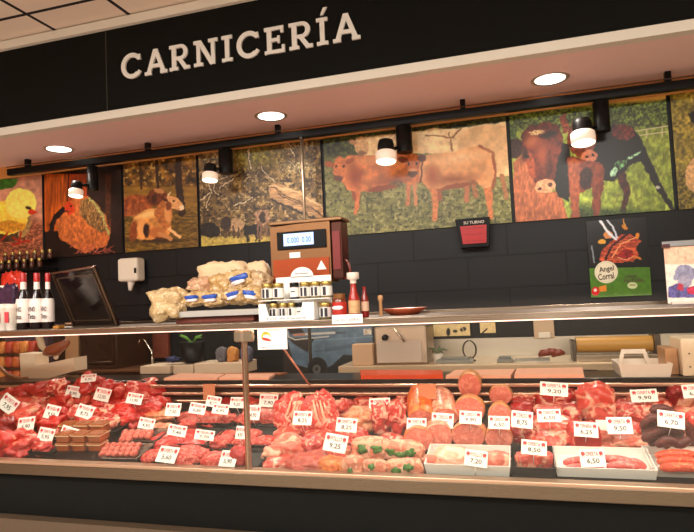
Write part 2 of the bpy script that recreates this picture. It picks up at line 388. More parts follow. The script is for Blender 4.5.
YP = YW-.014
PZ0, PZ1 = EYE.z+.1145*YP, EYE.z+.294*YP
def px_x(x, y): return atY(x, y, YP).x
edges = [px_x(-75, 225), px_x(43.5, 215), px_x(123, 210), px_x(198.5, 200), px_x(323.5, 185), px_x(510.5, 168), px_x(672.5, 155), px_x(840, 150)]
gap = .012
def poster(i, view, nx): return Pic(edges[i]+gap, edges[i+1]-gap, PZ0, PZ1, YP, view, nx)

# 1 chick
p = poster(0, (0, 170, 5.317), 170); p.put(p.all(), (196, 140, 112), .12, 40, 2)
p.put(p.below(270, 60), (150, 92, 66), .45, 14, 5, 1, .5)
p.warp(5, 30); p.put(p.ell(20, 75, 75, 30, -12), (66, 112, 34), .2, 20)
p.put(p.ell(30, 345, 80, 40), (92, 70, 50), .3, 20)
p.put(p.ell(130, 300, 32, 62, 20), (168, 132, 84), .2, 20, 4)
p.put(p.ell(30, 255, 120, 88), (244, 200, 84), .10, 22, 3); p.put(p.ell(112, 178, 84, 80), (252, 216, 112), .07, 18, 4)
p.put(p.ell(50, 300, 85, 30), (206, 146, 56), .15, 14, 4)
p.put(p.poly([(158, 205), (206, 230), (160, 240), (150, 222)]), (208, 70, 40)); p.put(p.ell(149, 201, 15, 9, 20), (30, 18, 12))
p.wu, p.wv = p.U, p.V
for L in ([(112, 330), (100, 395)], [(100, 392), (62, 396)], [(104, 385), (158, 378)], [(40, 335), (10, 372)], [(104, 380), (70, 360)]): p.put(p.line(L, 9), (176, 48, 30))
tag(p.build('wall_poster'), 'poster of a yellow chick at the left end of the tiled wall', 'poster', 'farm animal posters')
# 2 hen
p = poster(1, (0, 170, 5.317), 150); p.put(p.all(), (44, 22, 12), .4, 30, 2)
p.put(p.poly([(235, 20), (362, 20), (350, 320), (235, 330)]), (172, 88, 30), .25, 30, 3, .3, 3); p.put(p.poly([(368, 20), (470, 20), (455, 190), (360, 190)]), (148, 66, 24), .25, 30, 4, .3, 3)
p.put(p.poly([(560, 20), (590, 20), (590, 320), (560, 300)]), (84, 46, 22), .3, 20)
p.put(p.below(335, 30), (26, 14, 10), .4, 15, 5); p.warp(7, 22)
p.put(p.line([(270, 340), (285, 270), (340, 205)], 26, 5), (30, 22, 24), .5, 8)
p.put(p.poly([(300, 300), (318, 245), (345, 215), (355, 175), (400, 148), (470, 140), (520, 180), (565, 250), (590, 330), (570, 400), (450, 445), (390, 410), (320, 365)]), (168, 96, 50), .2, 16, 3, .7, 1.3)
p.put(p.poly([(430, 150), (490, 150), (545, 220), (580, 320), (540, 330), (470, 290), (420, 230)]), (84, 60, 36), .4, 9, 6, .5, 1.6, (150, 110, 64))
p.put(p.line([(480, 150), (540, 230), (580, 340)], 12), (150, 138, 84), .3, 8); p.put(p.ell(372, 205, 26, 34), (172, 62, 28), .2, 8)
p.put(p.ell(352, 218, 12, 8), (110, 50, 30)); p.put(p.ell(380, 190, 5, 5), (20, 10, 8))
for k in range(26): p.put(p.line([(380+k*8, 410+(k*37 % 40)), (410+k*8, 385+(k*53 % 70))], 4), (160, 84, 66), .3, 5)
tag(p.build('wall_poster'), 'poster of a brown hen sitting before orange wooden planks', 'poster', 'farm animal posters')
# 3 lying cows
p = poster(2, (100, 140, 4.433), 170); p.put(p.all(), (92, 62, 22), .5, 26, 2, 1, 1, (128, 92, 36))
n = p.noise(16, 8); p.put((n-.68)*8*(p.V < 200), (190, 150, 84)); p.put(p.below(205, 14), (158, 118, 48), .15, 20, 3, 3, 1)
p.put(p.below(300, 50), (124, 94, 40), .35, 12, 5, 2, .7); p.warp(3, 14)
p.put(p.line([(345, 70), (350, 200), (362, 320)], 26, 3, 36), (66, 40, 22), .3, 10, 2, .4, 2); p.put(p.line([(250, 90), (256, 215)], 12), (70, 44, 22)); p.put(p.line([(180, 90), (184, 215)], 9), (70, 44, 22))
p.put(p.ell(240, 445, 130, 14, 0, 10)*.7, (70, 48, 24))
p.put(p.poly([(100, 262), (120, 246), (165, 240), (215, 250), (240, 330), (180, 345), (105, 335)]), (168, 96, 52), .2, 16)
for x in (120, 150, 178): p.put(p.line([(x, 262), (x-6, 330)], 6, 6), (136, 70, 36))
p.put(p.poly([(205, 255), (225, 222), (262, 212), (296, 232), (306, 258), (282, 282), (240, 296), (215, 285)]), (120, 64, 34), .25, 10); p.put(p.ell(262, 226, 26, 9, 12), (196, 140, 88)); p.put(p.ell(240, 262, 12, 16), (84, 42, 24))
p.put(p.poly([(132, 390), (150, 345), (195, 312), (250, 300), (300, 330), (318, 395), (300, 436), (190, 444), (142, 432)]), (212, 146, 80), .14, 26, 6)
p.put(p.ell(215, 330, 60, 18, -14, 14)*.8, (240, 190, 124)); p.put(p.ell(150, 405, 20, 44, 8, 8), (146, 78, 40), .15, 12); p.put(p.ell(182, 395, 18, 48, 4, 10), (226, 160, 96)); p.put(p.ell(206, 402, 14, 30, 0, 6), (54, 30, 20)); p.put(p.ell(250, 410, 34, 24, 0, 14), (190, 116, 62))
p.put(p.poly([(236, 325), (262, 282), (285, 250), (330, 248), (350, 276), (320, 310), (318, 372), (290, 400), (262, 370)]), (188, 118, 64), .14, 14); p.put(p.ell(300, 330, 14, 40, -10, 8), (222, 158, 96))
p.put(p.poly([(282, 262), (304, 244), (340, 254), (366, 282), (372, 304), (358, 314), (330, 306), (300, 296)]), (222, 164, 108), .08, 10); p.put(p.ell(362, 301, 11, 11), (240, 204, 164)); p.put(p.ell(286, 262, 20, 8, 30), (104, 54, 30)); p.put(p.ell(304, 292, 14, 18), (140, 80, 46)); p.put(p.ell(328, 272, 4, 4), (30, 15, 10)); p.put(p.line([(300, 246), (312, 232)], 5), (226, 200, 160))
p.put(p.line([(262, 415), (312, 438)], 18), (202, 140, 86)); p.put(p.line([(305, 392), (354, 430)], 14), (234, 184, 128)); p.put(p.line([(250, 436), (276, 440)], 12), (96, 54, 30))
tag(p.build('wall_poster'), 'poster of two tan cows lying in a meadow beside a tree', 'poster', 'farm animal posters')
# 4 goats and log
p = poster(3, (190, 120, 4.093), 240); p.put(p.all(), (104, 80, 48), .3, 26, 2, 1, 1, (140, 112, 66))
n = p.noise(11, 8, 4); p.put((n-.6)*5, (190, 160, 112)); n = p.noise(9, 11, 4); p.put((.36-n)*7, (58, 42, 30))
p.put(p.ell(270, 150, 100, 50, 0, 40)*.6, (150, 134, 54), .4, 12)
p.put(p.ell(440, 190, 80, 30, 0, 20)*.5, (196, 176, 134), .6, 9); p.warp(6, 18)
p.put(p.poly([(320, 265), (350, 255), (480, 310), (575, 380), (575, 430), (480, 385), (330, 320)]), (176, 138, 98), .2, 14, 3, 3, .5); p.put(p.line([(322, 268), (440, 296), (575, 378)], 8), (206, 172, 128)); p.put(p.line([(335, 325), (480, 388), (575, 430)], 9), (60, 42, 30))
for q in ([(330, 275), (470, 345), (575, 410)], [(360, 300), (480, 360)]): p.put(p.line(q, 5), (84, 60, 38))
for q in ([(60, 360), (110, 250), (150, 230)], [(40, 330), (90, 290), (120, 300)], [(90, 300), (70, 250)], [(400, 90), (430, 150)], [(240, 120), (250, 200)], [(410, 170), (460, 220)], [(180, 350), (260, 320)], [(120, 280), (180, 240)], [(290, 190), (350, 260)]): p.put(p.line(q, 11), (52, 38, 28)); p.put(p.line(q, 6), (212, 186, 146), .2, 6)
p.put(p.below(478, 10), (188, 162, 88), .15, 12)
p.put(p.ell(82, 452, 42, 30), (40, 32, 26), .7, 8); p.put(p.ell(188, 432, 30, 27), (182, 146, 108), .2, 8); p.put(p.ell(150, 425, 20, 32), (62, 44, 34), .4, 8)
for x in (145, 158, 178, 200): p.put(p.line([(x, 440), (x, 478)], 7), (90, 66, 48))
p.put(p.ell(256, 450, 34, 22), (22, 18, 16)); p.put(p.ell(228, 440, 12, 12), (22, 18, 16))
for x in (230, 238, 268, 282): p.put(p.line([(x, 455), (x, 496)], 7), (22, 18, 16))
p.put(p.ell(296, 400, 30, 40), (158, 122, 92), .3, 9); p.put(p.ell(296, 402, 14, 24), (66, 46, 34)); p.put(p.line([(262, 356), (280, 366), (315, 366), (335, 352)], 6), (34, 24, 20))
for x in (278, 292, 312): p.put(p.line([(x, 425), (x, 484)], 8), (132, 98, 74))
tag(p.build('wall_poster'), 'poster of horned cattle and a black calf under bare branches and a fallen log', 'poster', 'farm animal posters')
# 5 two calves
p = poster(4, (310, 100, 3.305), 330); p.put(p.all(), (118, 114, 62), .18, 16, 2, 1.4, .8, (150, 140, 86))
n = p.noise(9, 8, 4); p.put((n-.64)*5*(p.V > 260), (176, 164, 110)); n = p.noise(8, 12, 4); p.put((.36-n)*6*(p.V > 230), (80, 78, 42))
p.put(1-p.below(190, 30, -.05), (74, 76, 38), .6, 12, 5); p.put(1-p.below(104, 8, -.085), (206, 162, 84), .1, 20)
p.warp(3, 16)
p.put(p.poly([(335, 105), (400, 95), (510, 92), (640, 72), (660, 75), (660, 180), (500, 180), (340, 175)]), (232, 196, 146), .10, 24, 3)
p.put(p.line([(380, 115), (470, 125), (500, 95)], 5), (150, 104, 62)); p.put(p.line([(460, 110), (470, 170)], 5), (160, 114, 70))
p.put(p.poly([(485, 180), (490, 120), (530, 95), (600, 80), (655, 90), (660, 250), (600, 255), (560, 200)]), (222, 180, 130), .08, 30, 7)
p.put(p.poly([(150, 130), (200, 120), (290, 110), (300, 190), (180, 185)]), (230, 192, 140), .10, 20); p.put(p.ell(170, 152, 24, 30), (214, 170, 120), .1, 8); p.put(p.ell(142, 138, 14, 7, 20), (190, 140, 96)); p.put(p.ell(172, 176, 14, 9), (150, 110, 80))
for q in ([(635, 250), (648, 320)], [(515, 250), (520, 330)], [(540, 260), (548, 320)]): p.put(p.line(q, 16), (168, 116, 74), .1, 10)
# rear calf (left)
p.put(p.line([(325, 260), (322, 348)], 16, 3, 12), (196, 128, 82), .1, 8); p.put(p.line([(345, 260), (350, 345)], 14, 3, 12), (206, 142, 96))
p.put(p.line([(160, 280), (152, 375)], 20, 3, 13), (204, 124, 72), .1, 8); p.put(p.line([(138, 280), (146, 330)], 12), (160, 86, 44))
p.put(p.poly([(95, 200), (130, 182), (200, 186), (300, 178), (370, 185), (372, 265), (330, 280), (285, 262), (250, 285), (205, 300), (165, 304), (125, 300), (106, 265)]), (206, 132, 80), .14, 26, 4)
p.put(p.ell(240, 292, 50, 9, -8), (150, 78, 38)); p.put(p.ell(240, 200, 90, 14, -2, 14)*.6, (226, 162, 106)); p.put(p.ell(150, 255, 26, 40, 0, 18)*.6, (164, 84, 40)); p.put(p.ell(270, 268, 70, 14, -6, 12)*.5, (138, 72, 36))
p.put(p.ell(98, 226, 23, 38), (208, 130, 76), .1, 8); p.put(p.ell(64, 212, 16, 10, 20), (176, 100, 56)); p.put(p.ell(130, 202, 15, 9, -20), (170, 96, 52)); p.put(p.ell(93, 258, 15, 9), (120, 74, 54)); p.put(p.ell(86, 220, 4, 4), (30, 16, 10)); p.put(p.ell(111, 220, 4, 4), (30, 16, 10))
# front calf (right)
p.put(p.line([(520, 250), (518, 332)], 15, 3, 12), (190, 124, 82)); p.put(p.line([(580, 250), (592, 320), (598, 388)], 30, 3, 15), (204, 130, 78), .1, 10)
p.put(p.line([(390, 260), (415, 315), (412, 392)], 30, 3, 16), (206, 134, 82), .1, 10); p.put(p.line([(430, 280), (428, 330)], 14), (170, 100, 58))
p.put(p.poly([(355, 195), (400, 178), (470, 175), (560, 148), (595, 165), (612, 220), (610, 285), (575, 292), (540, 262), (490, 280), (435, 296), (390, 290), (365, 262), (352, 230)]), (220, 162, 108), .09, 30, 5)
p.put(p.ell(480, 285, 60, 8, -10), (160, 92, 50)); p.put(p.line([(560, 150), (604, 175), (614, 235), (606, 290)], 9), (158, 92, 52)); p.put(p.ell(500, 190, 95, 22, -8, 22)*.6, (240, 196, 146), .08, 20); p.put(p.ell(470, 262, 90, 18, -4, 16)*.5, (150, 84, 44)); p.put(p.ell(405, 250, 24, 36, 0, 16)*.6, (176, 102, 56)); p.put(p.line([(372, 190), (366, 270)], 5), (116, 62, 34))
p.put(p.ell(338, 214, 25, 38), (196, 118, 66), .12, 8); p.put(p.ell(308, 197, 17, 10, 15), (140, 76, 44)); p.put(p.ell(369, 192, 14, 13), (112, 62, 40)); p.put(p.ell(339, 244, 17, 11), (120, 82, 62)); p.put(p.ell(338, 232, 14, 6), (222, 164, 120)); p.put(p.ell(325, 212, 4, 4), (26, 14, 10)); p.put(p.ell(352, 210, 4, 4), (26, 14, 10))
tag(p.build('wall_poster'), 'wide poster of two tan calves standing in grass', 'poster', 'farm animal posters')
# 6 dark cow and calf
p = poster(5, (500, 80, 3.546), 290); p.put(p.all(), (136, 146, 60), .22, 14, 2, 1, 1.5, (164, 166, 76))
p.put(1-p.below(180, 10, -.02), (104, 112, 48), .55, 10, 5); p.put(1-p.below(118, 12, -.08), (216, 172, 94), .06, 40)
p.put(p.poly([(520, 100), (600, 60), (600, 140), (540, 150)]), (96, 106, 44), .6, 9)
for q in ([(470, 183), (600, 162)], [(470, 200), (600, 182)], [(520, 178), (520, 205)], [(575, 165), (576, 200)]): p.put(p.line(q, 4), (206, 190, 150))
p.warp(4, 16); p.put(p.ell(52, 240, 28, 38), (70, 34, 22), .3, 8); p.put(p.poly([(30, 150), (60, 180), (60, 210), (30, 210)]), (86, 102, 40), .4, 8)
p.put(p.poly([(45, 290), (90, 255), (140, 400), (215, 395), (245, 500), (45, 508)]), (178, 110, 72), .18, 14, 4, .6, 1.6)
p.put(p.poly([(170, 220), (245, 225), (262, 380), (240, 430), (205, 410), (190, 380)]), (20, 14, 12), .3, 9)
p.put(p.poly([(72, 200), (100, 165), (160, 146), (205, 160), (226, 205), (215, 255), (200, 300), (192, 370), (160, 392), (128, 380), (112, 320), (84, 262)]), (112, 50, 28), .25, 16, 6, .9, 1.3)
p.put(p.ell(110, 300, 14, 50, -10), (160, 84, 50), .2, 12); p.put(p.ell(172, 300, 12, 50), (78, 34, 20), .2, 12)
p.put(p.ell(115, 215, 30, 24, -20, 14)*.7, (176, 104, 62)); p.put(p.ell(150, 262, 26, 60, -4, 18)*.6, (150, 78, 46)); p.put(p.ell(88, 262, 12, 26, 0, 8)*.7, (70, 30, 18)); p.put(p.ell(160, 376, 37, 26, -12), (206, 152, 112), .16, 9); p.put(p.ell(140, 386, 8, 6), (90, 50, 40)); p.put(p.ell(178, 372, 8, 6), (90, 50, 40))
p.put(p.ell(172, 194, 36, 15, -8), (84, 38, 22)); p.put(p.ell(172, 194, 24, 7, -8), (52, 24, 16)); p.put(p.ell(128, 186, 28, 8, -6), (214, 174, 124), .3, 8); p.put(p.ell(96, 268, 10, 6), (22, 12, 10))
# calf
p.put(p.line([(500, 250), (545, 340), (575, 400), (622, 470)], 34, 4, 14), (26, 20, 18), .3, 9); p.put(p.line([(425, 330), (450, 400), (435, 478)], 34, 4, 16), (84, 40, 26), .4, 9)
p.put(p.poly([(250, 440), (600, 470), (600, 500), (250, 500)], 20)*.8, (70, 84, 30), .4, 8)
p.put(p.poly([(345, 190), (400, 160), (470, 165), (515, 235), (520, 275), (470, 300), (430, 330), (400, 360), (340, 350), (320, 290)]), (24, 19, 17), .4, 10)
p.put(p.ell(436, 184, 42, 28, 10), (116, 48, 32), .4, 9); p.put(p.ell(475, 268, 30, 6, -30), (160, 190, 150), .4, 6); p.put(p.ell(425, 300, 26, 16, -30), (96, 128, 84), .7, 8); p.put(p.ell(405, 325, 10, 18, 30), (170, 196, 160), .3, 6)
p.put(p.poly([(238, 270), (280, 275), (350, 290), (372, 330), (330, 380), (290, 400), (245, 400)]), (122, 60, 38), .22, 16, 4)
p.put(p.line([(262, 300), (264, 400), (268, 495)], 42, 4, 26), (160, 90, 56), .15, 14, 3, .8, 1.4); p.put(p.line([(350, 320), (345, 400), (338, 492)], 46, 4, 22), (132, 68, 42), .18, 14, 3, .8, 1.4); p.put(p.ell(304, 350, 22, 40), (60, 28, 18), .4, 8)
p.put(p.poly([(212, 130), (232, 118), (248, 180), (225, 190)]), (150, 78, 42), .3, 8)
p.put(p.ell(290, 205, 52, 68), (126, 62, 36), .22, 16, 6); p.put(p.ell(318, 268, 30, 20, -8), (190, 122, 90), .14, 8); p.put(p.ell(306, 272, 6, 5), (60, 30, 24)); p.put(p.ell(332, 266, 6, 5), (60, 30, 24)); p.put(p.ell(252, 235, 7, 5), (20, 12, 10)); p.put(p.ell(560, 378, 9, 7), (190, 180, 160))
tag(p.build('wall_poster'), 'poster of a dark brown cow with its calf standing in a green meadow', 'poster', 'farm animal posters')
# 7 partial cow
p = poster(6, (500, 80, 3.546), 200); p.put(p.all(), (134, 118, 46), .35, 14, 2, 1, 1, (160, 136, 60)); p.put(1-p.below(80, 20, -.06), (206, 160, 70), .1, 30)
p.put(p.below(330, 40), (122, 104, 40), .5, 9, 4); p.warp(4, 14)
p.put(p.ell(760, 340, 100, 90), (206, 160, 108), .15, 14); p.put(p.ell(700, 340, 44, 60), (212, 168, 116), .15, 10); p.put(p.ell(690, 135, 18, 24, -30), (24, 18, 16))
tag(p.build('wall_poster'), 'poster showing the edge of a pale cow at the far right border', 'poster', 'farm animal posters')


# ---------------------------------------------------------------- flat printed things on the wall
X0, X1, Z0, Z1 = rect(588.5, 219, 649, 296.5, YP)
p = Pic(X0, X1, Z0, Z1, YP, (580, 212, 5.91), 150); p.put(p.all(), (16, 14, 14), .3, 20)
p.warp(3, 12)
p.put(p.poly([(115, 290), (125, 230), (190, 170), (240, 130), (300, 130), (360, 170), (330, 215), (345, 250), (320, 290), (220, 300), (150, 300)]), (160, 62, 42), .3, 12, 4, 2, .6, (196, 104, 66))
p.put(p.line([(150, 280), (190, 200), (280, 130)], 12), (70, 22, 18)); p.put(p.line([(190, 270), (240, 190), (330, 150)], 7), (226, 160, 110)); p.put(p.ell(270, 250, 44, 28, -15), (150, 40, 34), .3, 8); p.put(p.line([(225, 270), (270, 282), (320, 262)], 6), (224, 160, 120))
p.put(p.ell(165, 135, 28, 24), (206, 140, 84)); p.put(p.line([(118, 50), (170, 125), (210, 160)], 16), (220, 212, 206)); p.put(p.line([(160, 45), (195, 90), (220, 150)], 12), (200, 196, 196))
p.put(p.ell(130, 175, 24, 14), (214, 160, 60)); p.put(p.ell(265, 90, 22, 12, 40), (200, 130, 40)); p.put(p.line([(255, 40), (268, 90)], 8), (206, 150, 70)); p.put(p.ell(340, 140, 12, 18), (216, 140, 50)); p.put(p.ell(340, 270, 28, 8, 15), (206, 130, 60)); p.put(p.line([(70, 200), (85, 300)], 10), (140, 140, 140))
p.wu, p.wv = p.U, p.V
p.put(p.below(332, 3, -.02, 60), (92, 128, 44), .06, 30); p.put(p.ell(155, 355, 69, 66), (222, 206, 178)); p.put(p.ell(155, 355, 62, 59), (206, 190, 160)); p.put(p.ell(155, 355, 58, 55), (222, 206, 178))
p.put(p.ell(92, 468, 24, 26), (200, 44, 40)); p.put(p.ell(90, 462, 10, 10), (226, 200, 180)); p.put(p.poly([(112, 440), (155, 432), (158, 468), (116, 472)]), (216, 140, 56)); p.put(p.ell(310, 434, 30, 20), (196, 196, 150)); p.put(p.line([(295, 432), (326, 432)], 5), (120, 110, 60))
st = thing('meat_poster', 'small poster of a raw chop above a green band with a round cream logo', 'poster', ((X0+X1)/2, YP, Z0))
o = p.build('printed_sheet', st, .006, .25, (0, 0, 0))
def ptext(parent, name, body, x0, y0, x1, y1, Y, m, org, slant=0, d=.002):
    a, b = atY(x0, (y0+y1)/2, Y).x, atY(x1, (y0+y1)/2, Y).x; zc0, zc1 = atY((x0+x1)/2, y1, Y).z, atY((x0+x1)/2, y0, Y).z
    mb = MB(); M = T((a+b)/2-org[0], Y-org[1]-d, (zc0+zc1)/2-org[2]) @ RY(-slant)
    text_at(mb, body, -(b-a)/2, (b-a)/2, -(zc1-zc0)/2, (zc1-zc0)/2, 0, M); return mb.build(name, m, parent)
ink2 = mat('sepia_ink', (74, 54, 40), .6)
ptext(st, 'lettering', 'Angel', 599, 266, 614, 273, YP, ink2, st.location, .1); ptext(st, 'lettering', 'Corral', 598, 273, 614, 279.5, YP, ink2, st.location, .1)
ptext(st, 'lettering', 'CARNE', 624, 275, 637, 278, YP, ink2, st.location); ptext(st, 'lettering', 'NATURA', 624, 278.6, 644, 282.3, YP, ink2, st.location)
# notice with a portrait at the right edge
X0, X1, Z0, Z1 = rect(665.5, 246, 712, 299, 2.42)
Z0 = ZS1+.004
p = Pic(X0, X1, Z0, Z1, 2.42, (644, 232, 7.6), 80); p.put(p.all(), (232, 204, 184), .05, 30)
p.put(1-p.below(245, 4), (226, 178, 148), .06, 30)
p.put(p.line([(255, 135), (262, 165)], 5), (190, 120, 100)); p.put(p.line([(310, 190), (318, 215)], 5), (190, 120, 100)); p.put(p.line([(240, 225), (380, 222)], 3), (206, 150, 124))
p.warp(4, 20); p.put(p.ell(312, 318, 78, 70), (150, 140, 152), .14, 30); p.put(p.ell(238, 345, 14, 22), (160, 150, 160)); p.put(p.ell(310, 375, 52, 50), (166, 152, 160), .1, 20)
p.put(p.poly([(185, 420), (260, 390), (300, 420), (360, 420), (520, 400), (520, 500), (185, 500)]), (112, 100, 140), .2, 16); p.put(p.poly([(330, 425), (420, 400), (520, 420), (520, 490), (330, 470)]), (190, 60, 84), .2, 14); p.put(p.poly([(260, 388), (300, 400), (300, 450), (250, 440)]), (186, 66, 80))
nt_ = thing('notice_sheet', 'notice with a portrait of a bald person standing on the shelf at the far right', 'notice', ((X0+X1)/2, 2.42, Z0))
p.build('printed_sheet', nt_, .004, .4, (0, 0, 0))
h = Z1-Z0; w = X1-X0
MB().box(-w/2-.006, w/2, -.006, .012, h, h+.022, None, .003).build('top_rail', steel('rail_steel', (150, 150, 150), .35), nt_)
MB().box(-w/2-.008, -w/2+.02, -.009, -.003, h-.002, h+.012).build('clip', mat('maroon_clip', (70, 20, 20), .4), nt_)
MB().box(-w/2+.01, w/2, -.02, .03, -.004, .008, None, .002).build('foot', MT['white'], nt_)
# red number display
X0, X1, Z0, Z1 = rect(455.5, 218, 490.5, 247, 3.9)
rd = thing('number_display', 'black wall display with a glowing red panel beneath the calves poster', 'display', ((X0+X1)/2, 3.9, Z0)); w = X1-X0; h = Z1-Z0
MB().prism([(-w/2, h), (w/2, h), (w/2-.015, 0), (-w/2+.025, 0)], 0, .09).build('housing', MT['blackp'], rd)
MB().prism([(-w*.36, h*.74), (w*.40, h*.74), (w*.37, h*.12), (-w*.30, h*.12)], -.004, .0).build('screen', mat('red_screen', (60, 4, 6), .3, emit=(178, 8, 14), es=.75), rd)
dk = mat('unlit_segments', (90, 2, 4), .4)
for x in (-.17, .03, .22):
    for z in (.2, .43, .64): MB().box(w*(x-.07), w*(x+.07), -.006, -.004, h*z, h*(z+.015)).build('display_segment', dk, rd)
mb = MB(); text_at(mb, 'SU TURNO', -w*.25, w*.34, h*.80, h*.90, -.003); mb.build('lettering', MT['white'], rd)
# van picture
X0, X1, Z0, Z1 = rect(283, 324, 377, 378, YW-.03); 
p = Pic(X0, X1, 1.0, EYE.z-.052*3.6, YW-.03, (250, 320, 5.34), 170); p.put(p.all(), (60, 48, 40), .2, 30)
p.put(1-p.below(50, 3, -.02), (120, 120, 116))
p.put(p.below(275, 12), (78, 66, 56), .2, 20); p.put(p.poly([(230, 300), (480, 200), (560, 180), (620, 300)]), (46, 42, 42), .2, 20)
p.put(p.poly([(195, 45), (650, 28), (655, 130), (560, 190), (500, 185), (440, 240), (400, 262), (330, 262), (235, 235), (205, 130)]), (112, 124, 134), .07, 40)
p.put(p.poly([(400, 150), (655, 110), (655, 130), (400, 172)]), (98, 110, 120)); p.put(p.line([(345, 110), (655, 88)], 3), (146, 156, 162)); p.put(p.line([(330, 170), (560, 145)], 3), (92, 104, 114))
p.put(p.poly([(205, 95), (345, 95), (305, 172), (230, 125)]), (52, 36, 28)); p.put(p.poly([(200, 44), (270, 40), (290, 66), (215, 75)]), (52, 36, 28))
p.put(p.ell(360, 252, 52, 52), (44, 36, 32)); p.put(p.ell(356, 262, 38, 40), (30, 26, 26)); p.put(p.ell(356, 262, 22, 24), (112, 104, 98)); p.put(p.ell(356, 262, 9, 10), (64, 58, 56))
p.put(p.poly([(605, 48), (648, 46), (648, 78), (608, 80)]), (206, 180, 160), .3, 10); p.put(p.line([(235, 80), (300, 76)], 12), (196, 132, 104)); p.put(p.line([(300, 76), (450, 68)], 12), (206, 190, 176)); 
p.put(p.line([(196, 45), (205, 90), (240, 105), (420, 88)], 7), (206, 190, 176))
vp_ = thing('van_picture', 'large picture of a grey-blue delivery van seen through the case glass', 'picture', ((X0+X1)/2, YW-.03, 1.0))
p.build('printed_sheet', vp_, .02, .4, (0, 0, 0))
ptext(vp_, 'lettering', 'RENT', 336, 331.5, 346, 334, YW-.03, MT['ink'], vp_.location)
# stickers on tiles below the shelf
for k, (x0, y0, x1, y1, lab) in enumerate(((433.5, 324, 470, 336, 'wide cream sticker with black drawings on the tiles below the shelf'), (480, 322.5, 495.5, 333, 'small square cream sticker with one black stroke on the tiles below the shelf'))):
    X0, X1, Z0, Z1 = rect(x0, y0, x1, y1, YP)
    p = Pic(X0, X1, Z0, Z1, YP, (425, 318, 5.14), 60); p.put(p.all(), (220, 188, 138), .05, 10)
    if k == 0:
        p.put(p.ell(120, 72, 10, 20), (30, 22, 20)); p.put(p.ell(155, 68, 12, 7), (60, 44, 30)); p.put(p.ell(196, 58, 16, 11, -20), (30, 24, 20)); p.put(p.line([(190, 45), (200, 72)], 4), (220, 188, 138))
    else: p.put(p.line([(292, 80), (318, 56)], 7), (30, 22, 18))
    tag(p.build('sticker', None, .003, .5), lab, 'sticker')
X0, X1, Z0, Z1 = rect(533.5, 319, 554, 338, YP)
bh = thing('paper_holder', 'pale rectangular paper holder fixed on the wall beneath the shelf highlight', 'holder', ((X0+X1)/2, YP-.03, Z0)); w = X1-X0
MB().box(-w/2, w/2, 0, .03, 0, Z1-Z0, None, .004).build('back_plate', mat('beige_plate', (200, 170, 140), .5), bh)
MB().box(-w*.3, w*.3, -.02, 0, .002, .04, None, .006).build('lip', MT['white'], bh)

# soap dispenser
X0, X1, Z0, Z1 = rect(117, 258, 137, 284, 3.88); w = X1-X0; h = Z1-Z0
sd = thing('soap_dispenser', 'white plastic dispenser fixed to the dark tiles under the lying cows poster', 'dispenser', ((X0+X1)/2, 3.88, Z0))
MB().box(-w/2, w/2, 0, .11, .02, h, None, .02).build('housing', mat('dispenser_white', (236, 224, 205), .4), sd)
MB().tube([(0, .05, .02), (0, .04, -.015), (.01, .02, -.05)], [.03, .022, .012]).build('spout', MT['white'], sd)
MB().box(w*.36, w*.46, -.003, 0, h*.4, h*.6).build('level_window', MT['blackp'], sd)

# ---------------------------------------------------------------- lights of the place
def spot(loc, tgt, power, ang=80, col=(1, .88, .76), size=.05, blend=.8):
    l = bpy.data.lights.new('spot_light', 'SPOT'); l.energy = power; l.color = col; l.spot_size = math.radians(ang); l.spot_blend = blend; l.shadow_soft_size = size
    o = bpy.data.objects.new('spot_light', l); C.objects.link(o); o.location = loc
    o.rotation_euler = (Vector(tgt)-Vector(loc)).to_track_quat('-Z', 'Y').to_euler(); return o
def area(loc, tgt, power, sx, sy, col=(1, .82, .64)):
    l = bpy.data.lights.new('area_light', 'AREA'); l.shape = 'RECTANGLE'; l.energy = power; l.color = col; l.size = sx; l.size_y = sy
    o = bpy.data.objects.new('area_light', l); C.objects.link(o); o.location = loc
    o.rotation_euler = (Vector(tgt)-Vector(loc)).to_track_quat('-Z', 'Y').to_euler(); return o
wrd = ('at the far left of the soffit, above the chick', 'in the soffit above the horned cattle poster', 'in the soffit near the right, above the dark cow')
for (px, py), wd in zip(((59, 149), (271, 116), (550, 79)), wrd):
    P = atZ(px, py, ZSOF)
    d = thing('recessed_downlight', 'round glowing recessed downlight '+wd, 'downlight', (P.x, P.y, ZSOF), 0, 'soffit downlights')
    MB().lathe([(.085, -.001), (.105, -.006), (.112, -.001), (.112, .004), (.085, .004)], 32, cap=False).build('ring', mat('lamp_ring', (196, 180, 165), .3, .4), d)
    MB().lathe([(.088, -.003), (.04, -.0035), (.001, -.0035)], 32).build('lamp_face', mat('downlight_glow', (255, 250, 240), .5, emit=(255, 250, 238), es=3.2), d)
    spot((P.x, P.y, ZSOF-.02), (P.x, P.y-.1, 0), 26, 120, size=.08)
